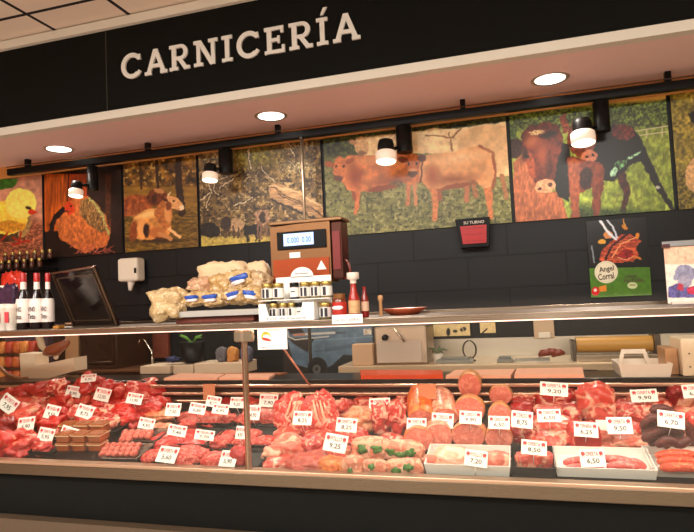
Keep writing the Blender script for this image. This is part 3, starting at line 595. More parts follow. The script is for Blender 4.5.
# track
YT = 3.86; zt0 = EYE.z+.3005*(YT-.025); zt1 = zt0+.042
xa = atY(9, 173, YT).x
tr = thing('lighting_track', 'long black lighting track running under the soffit above the posters', 'track', (xa, YT, zt0))
MB().box(0, 6.2, -.025, .025, 0, .055, None, .006).build('rail', MT['blackp'], tr)
MB().box(0, 6.2, -.03, -.024, .064, .070).build('wire', mat('grey_wire', (70, 60, 58), .5), tr)
for px, py in ((28, 167), (148, 149), (278, 131), (463, 108), (668, 84)):
    x = atY(px, py, YT).x-xa; MB().box(x-.016, x+.016, -.02, .02, .05, ZSOF-zt0).build('bracket', MT['blackp'], tr)
sp = ((76, 193, 91, 165, 190, 'above the hen'), (210, 177, 224.5, 148, 173, 'above the horned cattle, left of the steel pole'), (386, 157, 403.5, 125, 152, 'above the two calves'), (583, 138, 602, 104, 131, 'above the dark cow'))
for (hx, hy, bx, by0, by1, wd), hwd, hr in zip(sp, (4.5, 6.5, 8, 8.5), (.76, .80, .98, 1.0)):
    X0, X1, Z0, Z1 = rect(bx-hwd, by0, bx+hwd, by1, YT-.02); B = Vector(((X0+X1)/2, YT, Z0))
    t = thing('track_spotlight', 'black track spotlight with glowing white ring '+wd, 'spotlight', (B.x, YT, zt0), 0, 'track spotlights')
    r = (X1-X0)/2
    MB().lathe([(r, Z0-zt0), (r, -.012), (.02, -.01), (.02, 0)], 24).build('driver_housing', mat('spot_black', (20, 19, 18), .4), t)
    H = atY(hx, hy, YT-.12); k = X1-X0; hh = Vector((H.x-B.x, -.12, H.z-zt0))
    A = T(*hh) @ RX(-.15) @ Matrix.Scale(hr, 4)
    MB().lathe([(.066, -.035), (.070, -.03), (.070, .028), (.064, .034)], 28, A, True, False).build('diffuser_ring', mat('ring_white', (240, 228, 214), .4, emit=(255, 214, 180), es=.28), t)
    MB().lathe([(.064, -.028), (.03, -.029), (.001, -.029)], 28, A).build('lamp_face', MT['glow'], t)
    MB().lathe([(.056, .034), (.056, .085), (.048, .115), (.02, .128), (.001, .129)], 28, A).build('head', mat('spot_black', (20, 19, 18), .4), t)
    MB().tube([hh+Vector((0, .02, .07)), (hh+Vector((.04, .08, .07))), Vector((0, -.01, min(hh.z+.09, -.02)))], .012).build('arm', MT['blackp'], t)
    w_ = Vector((B.x, YT, zt0))+hh
    spot(w_+Vector((0, -.02, -.05)), (w_.x, 2.5, 1.0), 34, 110, size=.05)
# conduit pole
P0 = atY(301.5, 141, 3.84); P1 = P0
pole = thing('steel_pole', 'thin steel pole hanging from the track region down behind the weighing scale', 'pole', (P0.x, 3.84, 1.14))
MB().tube([(0, 0, 0), (0, 0, zt0-1.14)], .011).build('tube', mat('pole_steel', (168, 150, 128), .35, .7), pole)
MB().lathe([(.02, zt0-1.14-.012), (.02, zt0-1.14)], 16).build('top_flange', MT['steeld'], pole)

# ---------------------------------------------------------------- refrigerated display case
CX0, CX1 = -3.3, 1.9
dc = thing('display_case', 'long glass-fronted refrigerated meat case with steel edge and black front', 'display case', (-.7, YC, 0))
ox = -.7
def D(name, m, *bxs, bev=0):
    mb = MB()
    for b in bxs: mb.box(b[0]-ox, b[1]-ox, b[2]-YC, b[3]-YC, b[4], b[5], None, bev)
    return mb.build(name, m, dc)
lipb = EYE.z-.331*YC
D('front_panel', MT['black'], (CX0, CX1, YC+.03, YC+.06, .65, lipb+.01))
D('lower_rail', mat('brown_rail', (78, 62, 46), .5), (CX0, CX1, YC-.02, YC+.06, .54, .648))
D('base', MT['black'], (CX0, CX1, YC+.06, 3.10, .0, .68))
D('front_edge', MT['steelw'], (CX0, CX1, YC-.008, YC+.03, lipb, ZL-.012), bev=.004)
D('edge_cap', mat('bright_edge', (178, 146, 120), .3, .6), (CX0, CX1, YC-.012, YC+.035, ZL-.014, ZL), bev=.003)
mb = MB(); mb.v = []
mb.add([(CX0-ox, .02, .865), (CX1-ox, .02, .865), (CX1-ox, .70, .99), (CX0-ox, .70, .99), (CX0-ox, .02, .842), (CX1-ox, .02, .842), (CX1-ox, .70, .842), (CX0-ox, .70, .842)],
       [(0, 1, 2, 3), (7, 6, 5, 4), (0, 4, 5, 1), (1, 5, 6, 2), (2, 6, 7, 3), (3, 7, 4, 0)])
mb.build('deck', mat('deck_dark', (52, 36, 32), .3, .3, noise=.3, nscale=6), dc)
zr = EYE.z-.148*2.86
D('rear_wall', mat('case_rear', (60, 40, 32), .35, .5), (CX0, CX1, 2.86, 2.885, .70, zr))
for k, z in enumerate((zr-.004, zr-.045, zr-.085)):
    D('grille_rail', mat('rail_metal', (214, 172, 148), .28, .9), (CX0, CX1, 2.835, 2.86, z-.009, z+.007), bev=.004)
D('worktop', mat('dark_worktop', (34, 27, 24), .28, .2), (CX0, CX1, 2.865, 3.13, zr+.002, zr+.022), bev=.003)
D('rear_panel', MT['black'], (CX0, CX1, 3.10, 3.13, .0, zr))
WT = zr+.022
shelf_m = steel('shelf_steel', (158, 142, 124), .27)
D('top_shelf', mat('shelf_top', (112, 98, 84), .5, .4), (CX0, CX1, YC-.019, YC+.40, ZS1-.010, ZS1), bev=.003)
D('back_lip', shelf_m, (CX0, CX1, YC+.39, YC+.40, ZS1-.010, 1.55-.0235*(YC+.4)), bev=.002)
D('shelf_apron', shelf_m, (CX0, CX1, YC-.024, YC-.016, ZS0+.002, ZS1-.0005), bev=.002)
D('light_strip', mat('case_tube', (255, 220, 205), .4, emit=(255, 196, 178), es=.75), (CX0, CX1, YC-.0235, YC-.017, ZS0-.0018, ZS0+.0015))
D('tube_lamp', mat('case_lamp', (255, 230, 215), .4, emit=(255, 205, 180), es=5), (CX0, CX1, YC-.002, YC+.010, ZS0+.0045, ZS0+.0145))
pxm = atY(245, 400, YC).x
D('glass_pane', GLASS, (CX0, pxm-.008, YC-.010, YC-.004, ZL-.001, ZS0+.02))
D('glass_pane', GLASS, (pxm+.008, CX1, YC-.010, YC-.004, ZL-.001, ZS0+.02))
post = steel('post_steel', (170, 140, 118), .3)
mb = MB(); mb.lathe([(.0125, ZL-.004), (.0125, ZS0-.01)], 16, T(pxm-ox, .012, 0)); mb.build('glass_post', post, dc)
mb = MB(); mb.box(pxm-ox-.040, pxm-ox+.040, -.006, .03, ZS0-.052, ZS0-.006, None, .008); mb.build('post_clamp', mat('clamp_grey', (150, 132, 112), .4, .6), dc)
MB().lathe([(.016, ZL-.002), (.013, ZL+.014)], 14, T(pxm-ox, .012, 0)).build('post_foot', post, dc)
D('shelf_bracket', post, (CX0+.1, CX0+.13, YC+.30, YC+.33, zr, ZS0+.005)); D('shelf_bracket', post, (CX1-.13, CX1-.1, YC+.30, YC+.33, zr, ZS0+.005))
# case light (a fluorescent tube under the shelf)
for xx in (-2.0, -.9, .2, 1.0): area((xx, YC+.025, ZS0+.008), (xx, YC+.36, .95), 4.9, 1.1, .03, (1, .74, .60))
# price strip hung on shelf edge
X0, X1, Z0, Z1 = rect(332, 314.5, 362.5, 323.5, YC-.027)
ps = thing('price_strip', 'white paper strip stuck to the shelf edge below the red jars', 'label', ((X0+X1)/2, YC-.027, Z0))
MB().box(-(X1-X0)/2, (X1-X0)/2, 0, .0015, 0, Z1-Z0).build('paper', MT['card'], ps)
mb = MB(); text_at(mb, 'SALSAS CASERAS', -.05, .05, .008, .02, -.001); mb.build('lettering', mat('grey_ink', (150, 140, 150), .6), ps)
# leaflet hanging under shelf
X0, X1, Z0, Z1 = rect(257, 328.5, 286.5, 349.5, YC-.02)
p = Pic(X0, X1, Z0, Z1, YC-.014, (250, 320, 5.34), 60); p.put(p.all(), (240, 222, 204)); p.put(p.ell(85, 88, 26, 26), (226, 170, 90)); p.put(p.ell(88, 96, 20, 18), (240, 222, 204)); p.put(p.ell(88, 104, 26, 8, 15), (196, 60, 50)); p.put(p.ell(82, 70, 12, 8), (206, 150, 50)); p.put(p.line([(60, 145), (90, 150)], 4), (190, 90, 80)); p.put(p.line([(140, 135), (170, 135)], 3), (150, 130, 130))
lf = thing('leaflet', 'white leaflet with a small food picture hanging from the shelf beside the glass post', 'leaflet', ((X0+X1)/2, YC-.014, Z0))
p.build('paper', lf, .002, .5, (0, 0, 0)); MB().box(-.02, .02, -.006, .006, Z1-Z0-.006, Z1-Z0+.012).build('clip', MT['white'], lf)
# pink strut inside the glass
A = atY(283, 348, 2.84); B = atY(311, 387, 2.84)
t = tag(MB().tube([(0, 0, 0), (A.x-B.x, 0, A.z-B.z)], .006, 8).build('strut_rod', mat('copper_rod', (206, 130, 104), .35, .5), None, B), 'thin slanting coppery rod between the leaflet and the rear grille of the case', 'rod')

# ---------------------------------------------------------------- back counter and what stands on it
YB = 3.5; ZB = EYE.z-.117*YB
bx0, bx1 = atY(338, 365, YB).x, 1.9
bc = thing('back_counter', 'long steel-topped work counter against the tiled wall', 'counter', ((bx0+bx1)/2, YB, 0)); hw = (bx1-bx0)/2
MB().box(-hw, hw, 0, .48, ZB-.04, ZB, None, .004).build('counter_top', mat('counter_pale', (206, 178, 146), .35, .2), bc)
MB().box(-hw+.02, hw-.02, .06, .47, .0, ZB-.042).build('cabinet', MT['black'], bc)
X0, X1, Z0, Z1 = rect(430, 338, 562, 358, YW-.03)
tag(MB().box(0, 1.9-X0, 0, .02, 0, Z1-ZB).build('splashback', steel('splash_steel', (190, 182, 168), .35), None, (X0, YW-.022, ZB)), 'long low steel splashback behind the utensils on the back wall', 'splashback')
# left counter with sink
lx0, lx1 = CX0, atY(168, 365, YB).x
lc = thing('sink_counter', 'brown steel counter with a sink basin at the back left', 'counter', ((lx0+lx1)/2, YB, 0)); lw = (lx1-lx0)/2
MB().box(-lw, lw, 0, .48, ZB-.02, ZB, None, .003).build('counter_top', mat('sink_top', (140, 96, 70), .3, .5), lc)
MB().box(-lw+.02, lw-.02, .05, .47, 0, ZB-.022).build('cabinet', mat('brown_cabinet', (52, 28, 18), .5), lc)
X0, X1, Z0, Z1 = rect(127, 334, 168, 358, YW-.05)
tag(MB().box(X0-(X0+X1)/2, X1-(X0+X1)/2, 0, .03, 0, Z1-Z0).build('splash_panel', mat('terracotta_panel', (122, 56, 34), .5, noise=.5, nscale=25), None, ((X0+X1)/2, YW-.05, Z0)), 'reddish brown mottled panel on the wall behind the tap', 'panel')
P = atY(152.5, 357, 3.75)
fc = thing('tap', 'slim chrome tap with a bent spout over the sink', 'tap', (P.x, 3.75, ZB)); q = lambda x, y: tuple(atY(x, y, 3.75)-Vector((P.x, 3.75, ZB)))
MB().tube([(0, 0, 0), q(152, 352), q(145, 340.5), q(141.5, 338.5), q(139, 340), q(137.5, 344)], [.009, .007, .006, .006, .006, .009]).build('spout', mat('chrome', (220, 205, 190), .12, 1), fc)
MB().lathe([(.018, 0), (.014, .05)], 14).build('base', mat('chrome', (220, 205, 190), .12, 1), fc)
P = atY(123.5, 358, 3.65)
gl = thing('glass_jar', 'clear tall glass beside the sink with utensils in it', 'glass', (P.x, 3.65, ZB))
MB().lathe([(.035, 0), (.038, .10)], 16, None, True, False).build('vessel', glass_mat('jar_glass', (220, 190, 160)), gl); MB().tube([(0, 0, .01), (.01, 0, .15)], .006).build('utensil', MT['wood'], gl)
# oven / steel box
X0, X1, Z0, Z1 = rect(67, 333, 117, 368, 3.52); w = X1-X0
ov = thing('steel_oven', 'dark oven with a pale steel side on the back left counter', 'oven', ((X0+X1)/2, 3.52, ZB)); h = Z1-ZB+.08
MB().box(-w/2, w/2, 0, .42, 0, h, None, .006).build('body', mat('oven_dark', (46, 34, 28), .3, .4), ov)
MB().box(-w/2-.004, -w/2+w*.26, -.012, .0, 0, h).build('side_column', mat('oven_pale', (188, 150, 112), .35, .5), ov)
MB().box(-w*.2, w*.46, -.012, 0, h*.08, h*.9, None, .004).build('door', mat('oven_glass', (22, 16, 14), .12), ov)
MB().tube([(-w*.18, -.03, h*.16), (w*.44, -.03, h*.16)], .006).build('handle', MT['steeld'], ov)
# shelf of coloured packets at far left
X0, X1, Z0, Z1 = rect(-6, 336, 38, 398, 3.6)
rk = thing('packet_rack', 'rack of blurred blue and orange packets at the far left behind the case', 'rack', ((X0+X1)/2, 3.6, 0)); w = X1-X0
MB().box(-w/2, w/2, .1, .16, 0, Z1).build('back_board', mat('rack_back', (56, 48, 66), .6), rk)
mb = MB(); zs = [Z0+.02+k*.105 for k in range(4)]
for z in zs: mb.box(-w/2, w/2, -.06, .1, z-.01, z)
mb.build('rack_shelf', MT['steeld'], rk)
random.seed(4); pc = [(196, 92, 40), (60, 66, 110), (214, 130, 60), (44, 44, 84), (180, 60, 40), (150, 130, 120)]
k = 0
for z in zs:
    for i in range(6):
        x = -w/2+.03+i*(w-.06)/5; c = pc[(k*5+i*3) % 6]; k += 1
        o = MB().lump((w/6)*.46, .03, .045, k, .12, 2, .6, 3).build('snack_packet', mat('packet_%d' % ((k*5+i*3) % 6), c, .4, noise=.5, nscale=30), None, (rk.location.x+x, 3.6-.01, z+.046))
        tag(o, 'small blurred snack packet on the far left rack', 'packet', 'packets on the far left rack')
# ham on white stand
X0, X1, Z0, Z1 = rect(20, 353, 75, 383, 3.05)
bn = thing('meat_stand', 'white L-shaped ham stand behind the left meat heap', 'stand', ((X0+X1)/2, 3.0, WT)); q = lambda x, y: (atY(x, y, 3.0).x-bn.location.x, atY(x, y, 3.0).z-WT)
MB().prism([q(19.5, 353.5), q(35, 354), q(35.5, 366), q(74, 357.5), q(74.5, 371), q(36, 382), q(21, 380)], 0, .11).build('board', MT['cream'], bn)
MB().box(-.10, .10, .02, .1, -.0, .05).build('foot', MT['cream'], bn)
P = atY(56, 357, 3.06)
hm = thing('cured_ham', 'brown cured ham leg lying on the white L-shaped stand', 'ham', P)
MB().tube([(-.10, 0, -.02), (-.06, 0, -.005), (0, 0, .005), (.05, 0, .03), (.085, 0, .05)], [.012, .034, .04, .028, .018], 14).build('leg', mat('ham_brown', (128, 62, 32), .35, noise=.4, nscale=20), hm)
MB().lump(.015, .015, .015, 2, .1).build('lamp_reflection', mat('reflection_pale', (224, 200, 180), .3), hm)  # pale lump standing in for a lamp's reflection on the ham
hm.children[1].location = (.04, -.035, .045)
P = atY(8, 372, 3.0)
t = tag(MB().tube([(-.14, 0, .10), (-.08, 0, .04), (0, 0, -.02), (.1, 0, -.045), (.16, 0, -.04)], .012).build('curved_pipe', mat('tan_pipe', (150, 100, 66), .4), None, P), 'tan curved pipe sweeping down at the far left behind the meat', 'pipe')
P = atY(43, 345, 3.3)
t = tag(MB().tube([(-.02, 0, .12), (-.03, 0, .05), (-.01, 0, -.01), (.03, 0, -.05)], [.022, .024, .022, .014]).build('paper_roll', mat('cream_paper', (190, 160, 130), .6), None, P), 'pale curved roll of paper hanging behind the ham', 'roll')
# white boards on left
for (x0, y0, x1, y1, Y, lab) in ((140, 366, 170, 374, 3.28, 'thick white board block nearest the sink'), (173, 365, 193, 374, 3.28, 'middle thick white board block under the black pot'), (194, 363, 243, 374, 3.28, 'long thick white board block beside the sponges')):
    X0, X1, Z0, Z1 = rect(x0, y0, x1, y1, Y)
    t = thing('cutting_block', lab, 'board', ((X0+X1)/2, Y, 0), 0, 'white board blocks')
    MB().box(-(X1-X0)/2, (X1-X0)/2, 0, .2, Z0, Z1, None, .004).build('slab', MT['cream'], t); MB().box(-(X1-X0)/2+.02, (X1-X0)/2-.02, .02, .18, 0, Z0).build('stand', MT['black'], t)
    zbk = Z1
# pot with leaves
X0, X1, Z0, Z1 = rect(181, 343, 205, 363, 3.38); w = X1-X0
pt = thing('potted_plant', 'black pot with a few green leaves on the white boards', 'plant', ((X0+X1)/2, 3.38, zbk))
MB().lathe([(w*.36, 0), (w*.5, Z1-Z0), (w*.45, Z1-Z0), (w*.4, Z1-Z0-.02)], 20).build('pot', MT['blackp'], pt)
for k, (a, l) in enumerate(((.5, .10), (2.2, .12), (-.4, .09), (2.8, .08))):
    c, s_ = math.cos(a), .03; MB().tube([(0, 0, Z1-Z0-.01), (c*l*.5, -.02, Z1-Z0+.03), (c*l, -.03, Z1-Z0+.035+.02*math.sin(a))], [.004, .009, .002], 8, None).build('leaf', mat('leaf_green', (96, 150, 52), .4), pt)
P = atY(173, 361, 3.36); tag(MB().lump(.045, .03, .02, 5, .3).build('blue_cloth', mat('blue_cloth', (34, 40, 84), .7), None, (P.x, 3.36, zbk+.018)), 'crumpled dark blue cloth beside the black pot', 'cloth')
for (x, c, nm, lab) in ((222, (96, 92, 100), 'grey_pad', 'grey scouring pad left of the orange sponge'), (233, (196, 132, 66), 'orange_pad', 'orange sponge standing between two grey pads'), (247, (92, 92, 112), 'blue_pad', 'grey-blue rounded pad right of the orange sponge')):
    P = atY(x, 355, 3.36); tag(MB().lump(.033, .03, .045, x, .12, 1.5, .4).build('sponge', mat(nm, c, .8, noise=.3, nscale=60), None, (P.x, 3.36, zbk+.044)), lab, 'sponge')
# steel machine and box
X0, X1, Z0, Z1 = rect(376, 326, 428, 362, 3.6); w = X1-X0
mc = thing('slicing_machine', 'pale steel machine with a black knob on the back counter', 'machine', ((X0+X1)/2, 3.56, ZB)); h = Z1-ZB
MB().box(-w/2, w/2, 0, .3, 0, h, None, .012).build('body', steel('machine_steel', (190, 170, 150), .4), mc)
MB().box(-w*.46, w*.40, -.008, 0, h*.05, h*.62, None, .006).build('cover', mat('cover_pale', (200, 180, 165), .3), mc)
MB().lathe([(.02, 0), (.018, .03), (.001, .032)], 14, T(-w*.28, -.0, h*.72) @ RX(PI/2)).build('knob', MT['blackp'], mc)
MB().tube([(-w*.1, -.02, h*.95), (w*.1, -.03, h*.6)], .007).build('lever', mat('chrome', (220, 205, 190), .12, 1), mc)
X0, X1, Z0, Z1 = rect(352.5, 344, 373, 362, 3.54); w = X1-X0
tag(MB().box(-w/2, w/2, 0, .08, 0, max(.06, Z1-ZB), None, .004).build('cardboard_box', mat('carton', (204, 164, 128), .6), None, ((X0+X1)/2, 3.53, ZB)), 'small tan box left of the steel machine', 'box')
# utensils on counter
for (x, wd, ln, nm, lab) in ((455, .06, .12, 'steel_tray', 'long steel utensil tray below the cream stickers'), (505, .045, .05, 'sharpener', 'grey sharpener block on the counter right of the utensil tray'), (528, .07, .02, 'knife', 'steel knife lying on the counter')):
    P = atY(x, 357, 3.62); mb = MB()
    if nm == 'knife': mb.prism([(-.09, .002), (.05, .002), (.05, .022), (-.07, .02)], 0, .004); mb.box(.05, .12, -.006, .01, .0, .024)
    else: mb.box(-ln*.9, ln*.9, -.05, .05, 0, .022, None, .004); mb.box(-ln*.7, ln*.7, -.04, .04, .02, .035, None, .004)
    tag(mb.build(nm, steel('utensil_steel', (150, 150, 145), .3), None, (P.x, 3.62, ZB)), lab, nm.split('_')[-1])
P = atY(470, 358, 3.70)
fn = thing('paper_stand', 'small steel ring stand with thin wires among the utensils', 'stand', (P.x, 3.70, ZB))
MB().lathe([(.035, 0), (.035, .008)], 18).build('base', MT['steeld'], fn)
mb = MB(); mb.tube([(.04*math.cos(a*PI/9), 0, .07+.055*math.sin(a*PI/9)) for a in range(19)], .005, 8); mb.tube([(0, 0, 0), (0, 0, .03)], .005); mb.build('ring', MT['steeld'], fn)
P = atY(438, 357, 3.68)
fl = thing('herb_sprig', 'small sprig of green herbs in a cup at the left end of the utensils', 'plant', (P.x, 3.68, ZB))
MB().lathe([(.03, 0), (.034, .05)], 16).build('cup', MT['white'], fl)
for k in range(5): a = k*1.3; MB().tube([(0, 0, .05), (.03*math.cos(a), 0, .08), (.06*math.cos(a), .01*k, .07+.03*math.sin(a))], [.003, .009, .002], 6).build('leaf', mat('leaf_grey', (96, 110, 78), .6), fl)
# dried sausages
for k, (x, y, a) in enumerate(((545, 354, .12), (552, 353, -.1), (558, 354, .2))):
    P = atY(x, y, 3.56)
    tag(MB().tube([(-.035, 0, -.004), (-.015, -.006, .008), (.015, -.006, .008), (.035, 0, -.004)], [.01, .02, .02, .01], 12, RY(-a)).build('dried_sausage', mat('dried_brown', (120, 44, 24), .4, noise=.4), None, (P.x, 3.56, max(P.z, ZB+.022))), ('leftmost', 'middle', 'rightmost')[k]+' of three dark dried sausages on the counter', 'sausage', 'dried sausages on the counter')
# paper roll dispenser
X0, X1, Z0, Z1 = rect(575, 338, 656, 364, 3.62); w = X1-X0
rl = thing('wrapping_dispenser', 'steel dispenser holding a long roll of brown wrapping paper', 'dispenser', ((X0+X1)/2, 3.6, ZB))
rr = abs(atY(615, 337, 3.6).z-atY(615, 353, 3.6).z)/2; zc = atY(615, 345, 3.6).z-ZB
MB().lathe([(rr, -w/2+.01), (rr, w/2-.01)], 26, T(0, .06, zc) @ RY(PI/2)).build('paper_roll', mat('kraft_paper', (186, 134, 56), .45), rl)
MB().box(w/2-.008, w/2+.02, -.02, .14, 0, zc+rr+.01).box(-w/2-.016, -w/2+.006, -.0, .14, 0, zc+rr*.6).build('side_plate', MT['steeld'], rl)
MB().box(-w/2, w/2, -.03, .10, 0, max(.012, zc-rr-.008), None, .003).build('tray', steel('disp_steel', (178, 160, 138), .3), rl)
# ------------------------------------------------ things on the case worktop
def worktop_board(px, lab, colr, name='cutting_board', th=.012, grp='cutting boards on the case worktop'):
    P = [atZ(x, y, WT+th) for x, y in px]; P = [Vector((v.x, min(max(v.y, 2.872), 3.125), 0)) for v in P]
    c = sum(P, Vector())/4; mb = MB(); vs = [(v.x-c.x, v.y-c.y, z) for z in (0, th) for v in P]
    mb.add(vs, [(3, 2, 1, 0), (4, 5, 6, 7), (0, 1, 5, 4), (1, 2, 6, 5), (2, 3, 7, 6), (3, 0, 4, 7)])
    return tag(mb.build(name, mat(*colr), None, (c.x, c.y, WT+.0005)), lab, 'board', grp)
bp_ = ('board_pink', (240, 178, 150), .45); bo_ = ('board_orange', (214, 74, 26), .4)
worktop_board([(153, 381), (203, 382), (224, 374), (180, 373)], 'pale pink cutting board left of the glass post', bp_)
worktop_board([(205, 382), (256, 382), (275, 373.5), (226, 374)], 'pale pink cutting board crossing behind the glass post', bp_)
worktop_board([(350, 381), (437, 381), (442, 370), (360, 370)], 'orange-red cutting board on the case worktop', bo_, th=.02)
worktop_board([(442, 380), (510, 379.5), (515, 369), (455, 370)], 'pale pink board just right of the orange board', bp_, th=.014)
worktop_board([(514, 379), (586, 377), (582, 367), (517, 368.5)], 'pale pink board left of the handled white tray', bp_, th=.016)
worktop_board([(178, 374), (280, 374), (300, 368), (225, 367)], 'brown wooden board behind the pink boards', ('board_brown', (160, 92, 50), .5), th=.006)
worktop_board([(455, 370), (590, 368), (590, 362), (470, 362)], 'brown wooden board behind the orange board', ('board_brown', (160, 92, 50), .5), th=.004)
# handled tray
X0, X1, Z0, Z1 = rect(618, 358, 672, 378, 2.90); w = X1-X0; h = .058
ht = thing('handled_tray', 'white plastic tray with a raised carrying handle on the case worktop', 'tray', ((X0+X1)/2, 2.99, WT+.0005))
def tray_mb(w, d, h, th=.004, fl=1.0):
    mb = MB(); a, b = w/2, d/2; i, j = a-th, b-th
    o0 = [(-a*fl, -b*fl, 0), (a*fl, -b*fl, 0), (a*fl, b*fl, 0), (-a*fl, b*fl, 0)]; o1 = [(-a, -b, h), (a, -b, h), (a, b, h), (-a, b, h)]
    i1 = [(-i, -j, h), (i, -j, h), (i, j, h), (-i, j, h)]; i0 = [(-i*fl, -j*fl, th), (i*fl, -j*fl, th), (i*fl, j*fl, th), (-i*fl, j*fl, th)]
    V = o0+o1+i1+i0; F = [(3, 2, 1, 0), (12, 13, 14, 15)]
    for k in range(4):
        l = (k+1) % 4; F += [(k, l, 4+l, 4+k), (4+k, 4+l, 8+l, 8+k), (8+k, 8+l, 12+l, 12+k)]
    mb.add(V, F); return mb
tray_mb(w, .23, h, .007, .9).build('basin', MT['white'], ht)
mb = MB(); a = .06
mb.prism([(-a-.02, h*.2), (-a+.01, h+.05), (a-.01, h+.05), (a+.02, h*.2), (a, h*.2), (a-.02, h+.03), (-a+.02, h+.03), (-a, h*.2)], .0, .016, T(-w*.08, .05, 0)); mb.build('handle', MT['white'], ht)
for k, (x, y, lab) in enumerate(((-.02, -.02, 'small raw red scrap in the handled white tray, nearer the handle'), (.06, -.03, 'thin red scrap lying right in the handled white tray'))):
    tag(MB().lump(.03-.012*k, .02, .012, 40+k, .4).build('meat_scrap', meat('scrap_red', (190, 40, 36), (230, 150, 130), .65), None, (ht.location.x+x, 2.99+y, WT+.02)), lab, 'meat')
# white box at right
X0, X1, Z0, Z1 = rect(680, 338, 712, 378, 2.93); w = X1-X0
wb = thing('white_machine', 'white machine housing with tan steel side cut off by the right edge', 'machine', ((X0+X1)/2, 2.90, WT+.0005)); h = Z1-WT
MB().box(-w/2, w/2, 0, .20, 0, h, None, .006).build('front_housing', mat('machine_cream', (226, 204, 176), .4), wb)
MB().box(-w/2-.055, -w/2-.002, .05, .21, 0, h*.72, None, .004).build('side_body', mat('machine_tan', (186, 140, 100), .4, .3), wb)
for z in (.25, .6): MB().lathe([(.004, 0), (.004, .003)], 8, T(-w/2+.03, 0, h*z) @ RX(PI/2)).build('screw', MT['steeld'], wb)

# ---------------------------------------------------------------- things on the glass shelf
def on_shelf(x0, y0, x1, y1, Y):
    X0, X1, Z0, Z1 = rect(x0, y0, x1, y1, Y); return (X0+X1)/2, X1-X0, Z1-ZS1
# bottles with white labels and red caps
for px, w_, lab in ((23.5, 11.5, 'left of three dark bottles with white labels and red caps'), (37, 11.5, 'middle of three dark bottles with white labels and red caps'), (48, 9.5, 'right of three dark bottles, next to the tilted frame')):
    x, w, h = on_shelf(px-w_/2, 273, px+w_/2, 322, 2.30); r = w/2
    t = thing('bottle', lab, 'bottle', (x, 2.30, ZS1), 0, 'white-labelled bottles on the shelf')
    MB().lathe([(r*.9, 0), (r, .006), (r, h*.46), (r*.85, h*.55), (r*.36, h*.72), (r*.32, h*.86)], 20).build('bottle_body', mat('bottle_dark', (26, 12, 14), .12, coat=.5), t)
    MB().lathe([(r*1.02, h*.12), (r*1.03, h*.13), (r*1.03, h*.46), (r*.9, h*.54)], 20, None, True, False).build('label', mat('bottle_label', (236, 222, 214), .5), t)
    MB().lathe([(r*.40, h*.68), (r*.38, h*.84)], 16, None, True, False).build('neck_label', mat('bottle_label', (236, 222, 214), .5), t)
    MB().lathe([(r*.42, h*.84), (r*.42, h*.99), (r*.38, h)], 16).build('cap', MT['red'], t)
    mb = MB()
    for k in range(2): text_at(mb, 'VINO' if k else 'Tinto', -r*.62, r*.62, h*(.18+.13*k), h*(.27+.13*k), -r*1.06)
    mb.build('lettering', MT['ink'], t)
for px, lab in ((3, 'white ribbed cup at the very left end of the shelf'), (11.5, 'white ribbed cup next to the dark labelled bottles')):
    x, w, h = on_shelf(px-5, 304, px+5, 323, 2.26); r = w/2
    t = thing('cup', lab, 'cup', (x, 2.26, ZS1)); n = 24
    mb = MB(); mb.lathe([(r*.75, 0), (r*.8, h*.2), (r*.86, h*.22), (r*.86, h*.45), (r*.92, h*.47), (r*.94, h*.8), (r, h*.82), (r, h), (r*.9, h), (r*.7, .01)], n); mb.build('cup_body', MT['white'], t)
    mb = MB(); mb.box(-r*.4, r*.4, -r*.99, -r*.93, h*.3, h*.7); mb.build('print', MT['redink'], t)
for (x0, y0, x1, y1, Y, c, lab) in ((2, 274, 24, 288, 2.46, (190, 44, 26), 'shiny red packet behind the white cups'), (0, 286, 18, 306, 2.36, (60, 36, 60), 'dark purple and white packet standing behind the white cups')):
    x, w, h = on_shelf(x0, y0, x1, y1, Y)
    t = thing('packet', lab, 'packet', (x, Y, ZS1)); A = MB().lump(w/2, .02, h/2, x0, .1, 2, .7, 4); A.build('bag', mat('packet_%d' % c[0], c, .25, noise=.5, nscale=40, bump=.4, bscale=40), t, (0, 0, h/2+.002))
    MB().box(-w*.46, w*.46, -.004, .004, h*.95, h*1.02).build('seal', MT['white'] if c[0] < 100 else MT['red'], t)
# row of tiny jars on a wall shelf
X0, X1, Z0, Z1 = rect(-8, 250, 42, 269, 3.82)
ws = thing('spice_shelf', 'small two-tier wall shelf of little jars below the chick poster', 'shelf', ((X0+X1)/2, 3.9, Z0)); w = X1-X0; h = Z1-Z0
MB().box(-w/2, w/2, -.12, .09, -.02, 0).box(-w/2, w/2, -.02, .09, h*.5-.012, h*.5).build('tier', MT['blackp'], ws)
for row in range(2):
    for i in range(7):
        xx = ws.location.x-w/2+.025+i*(w-.05)/6
        t = thing('spice_jar', 'tiny gold-capped jar in the %s row of the wall shelf below the chick' % ('lower', 'upper')[row], 'jar', (xx, 3.82 if row == 0 else 3.93, Z0+row*h*.5+.0005), 0, ('lower', 'upper')[row]+' row of tiny jars')
        MB().lathe([(.016, 0), (.018, .01), (.018, .05), (.012, .056)], 12).build('jar_body', mat('spice_dark', (70, 34, 20), .25, noise=.5), t)
        MB().lathe([(.015, .055), (.015, .075)], 12).build('cap', MT['gold'], t)
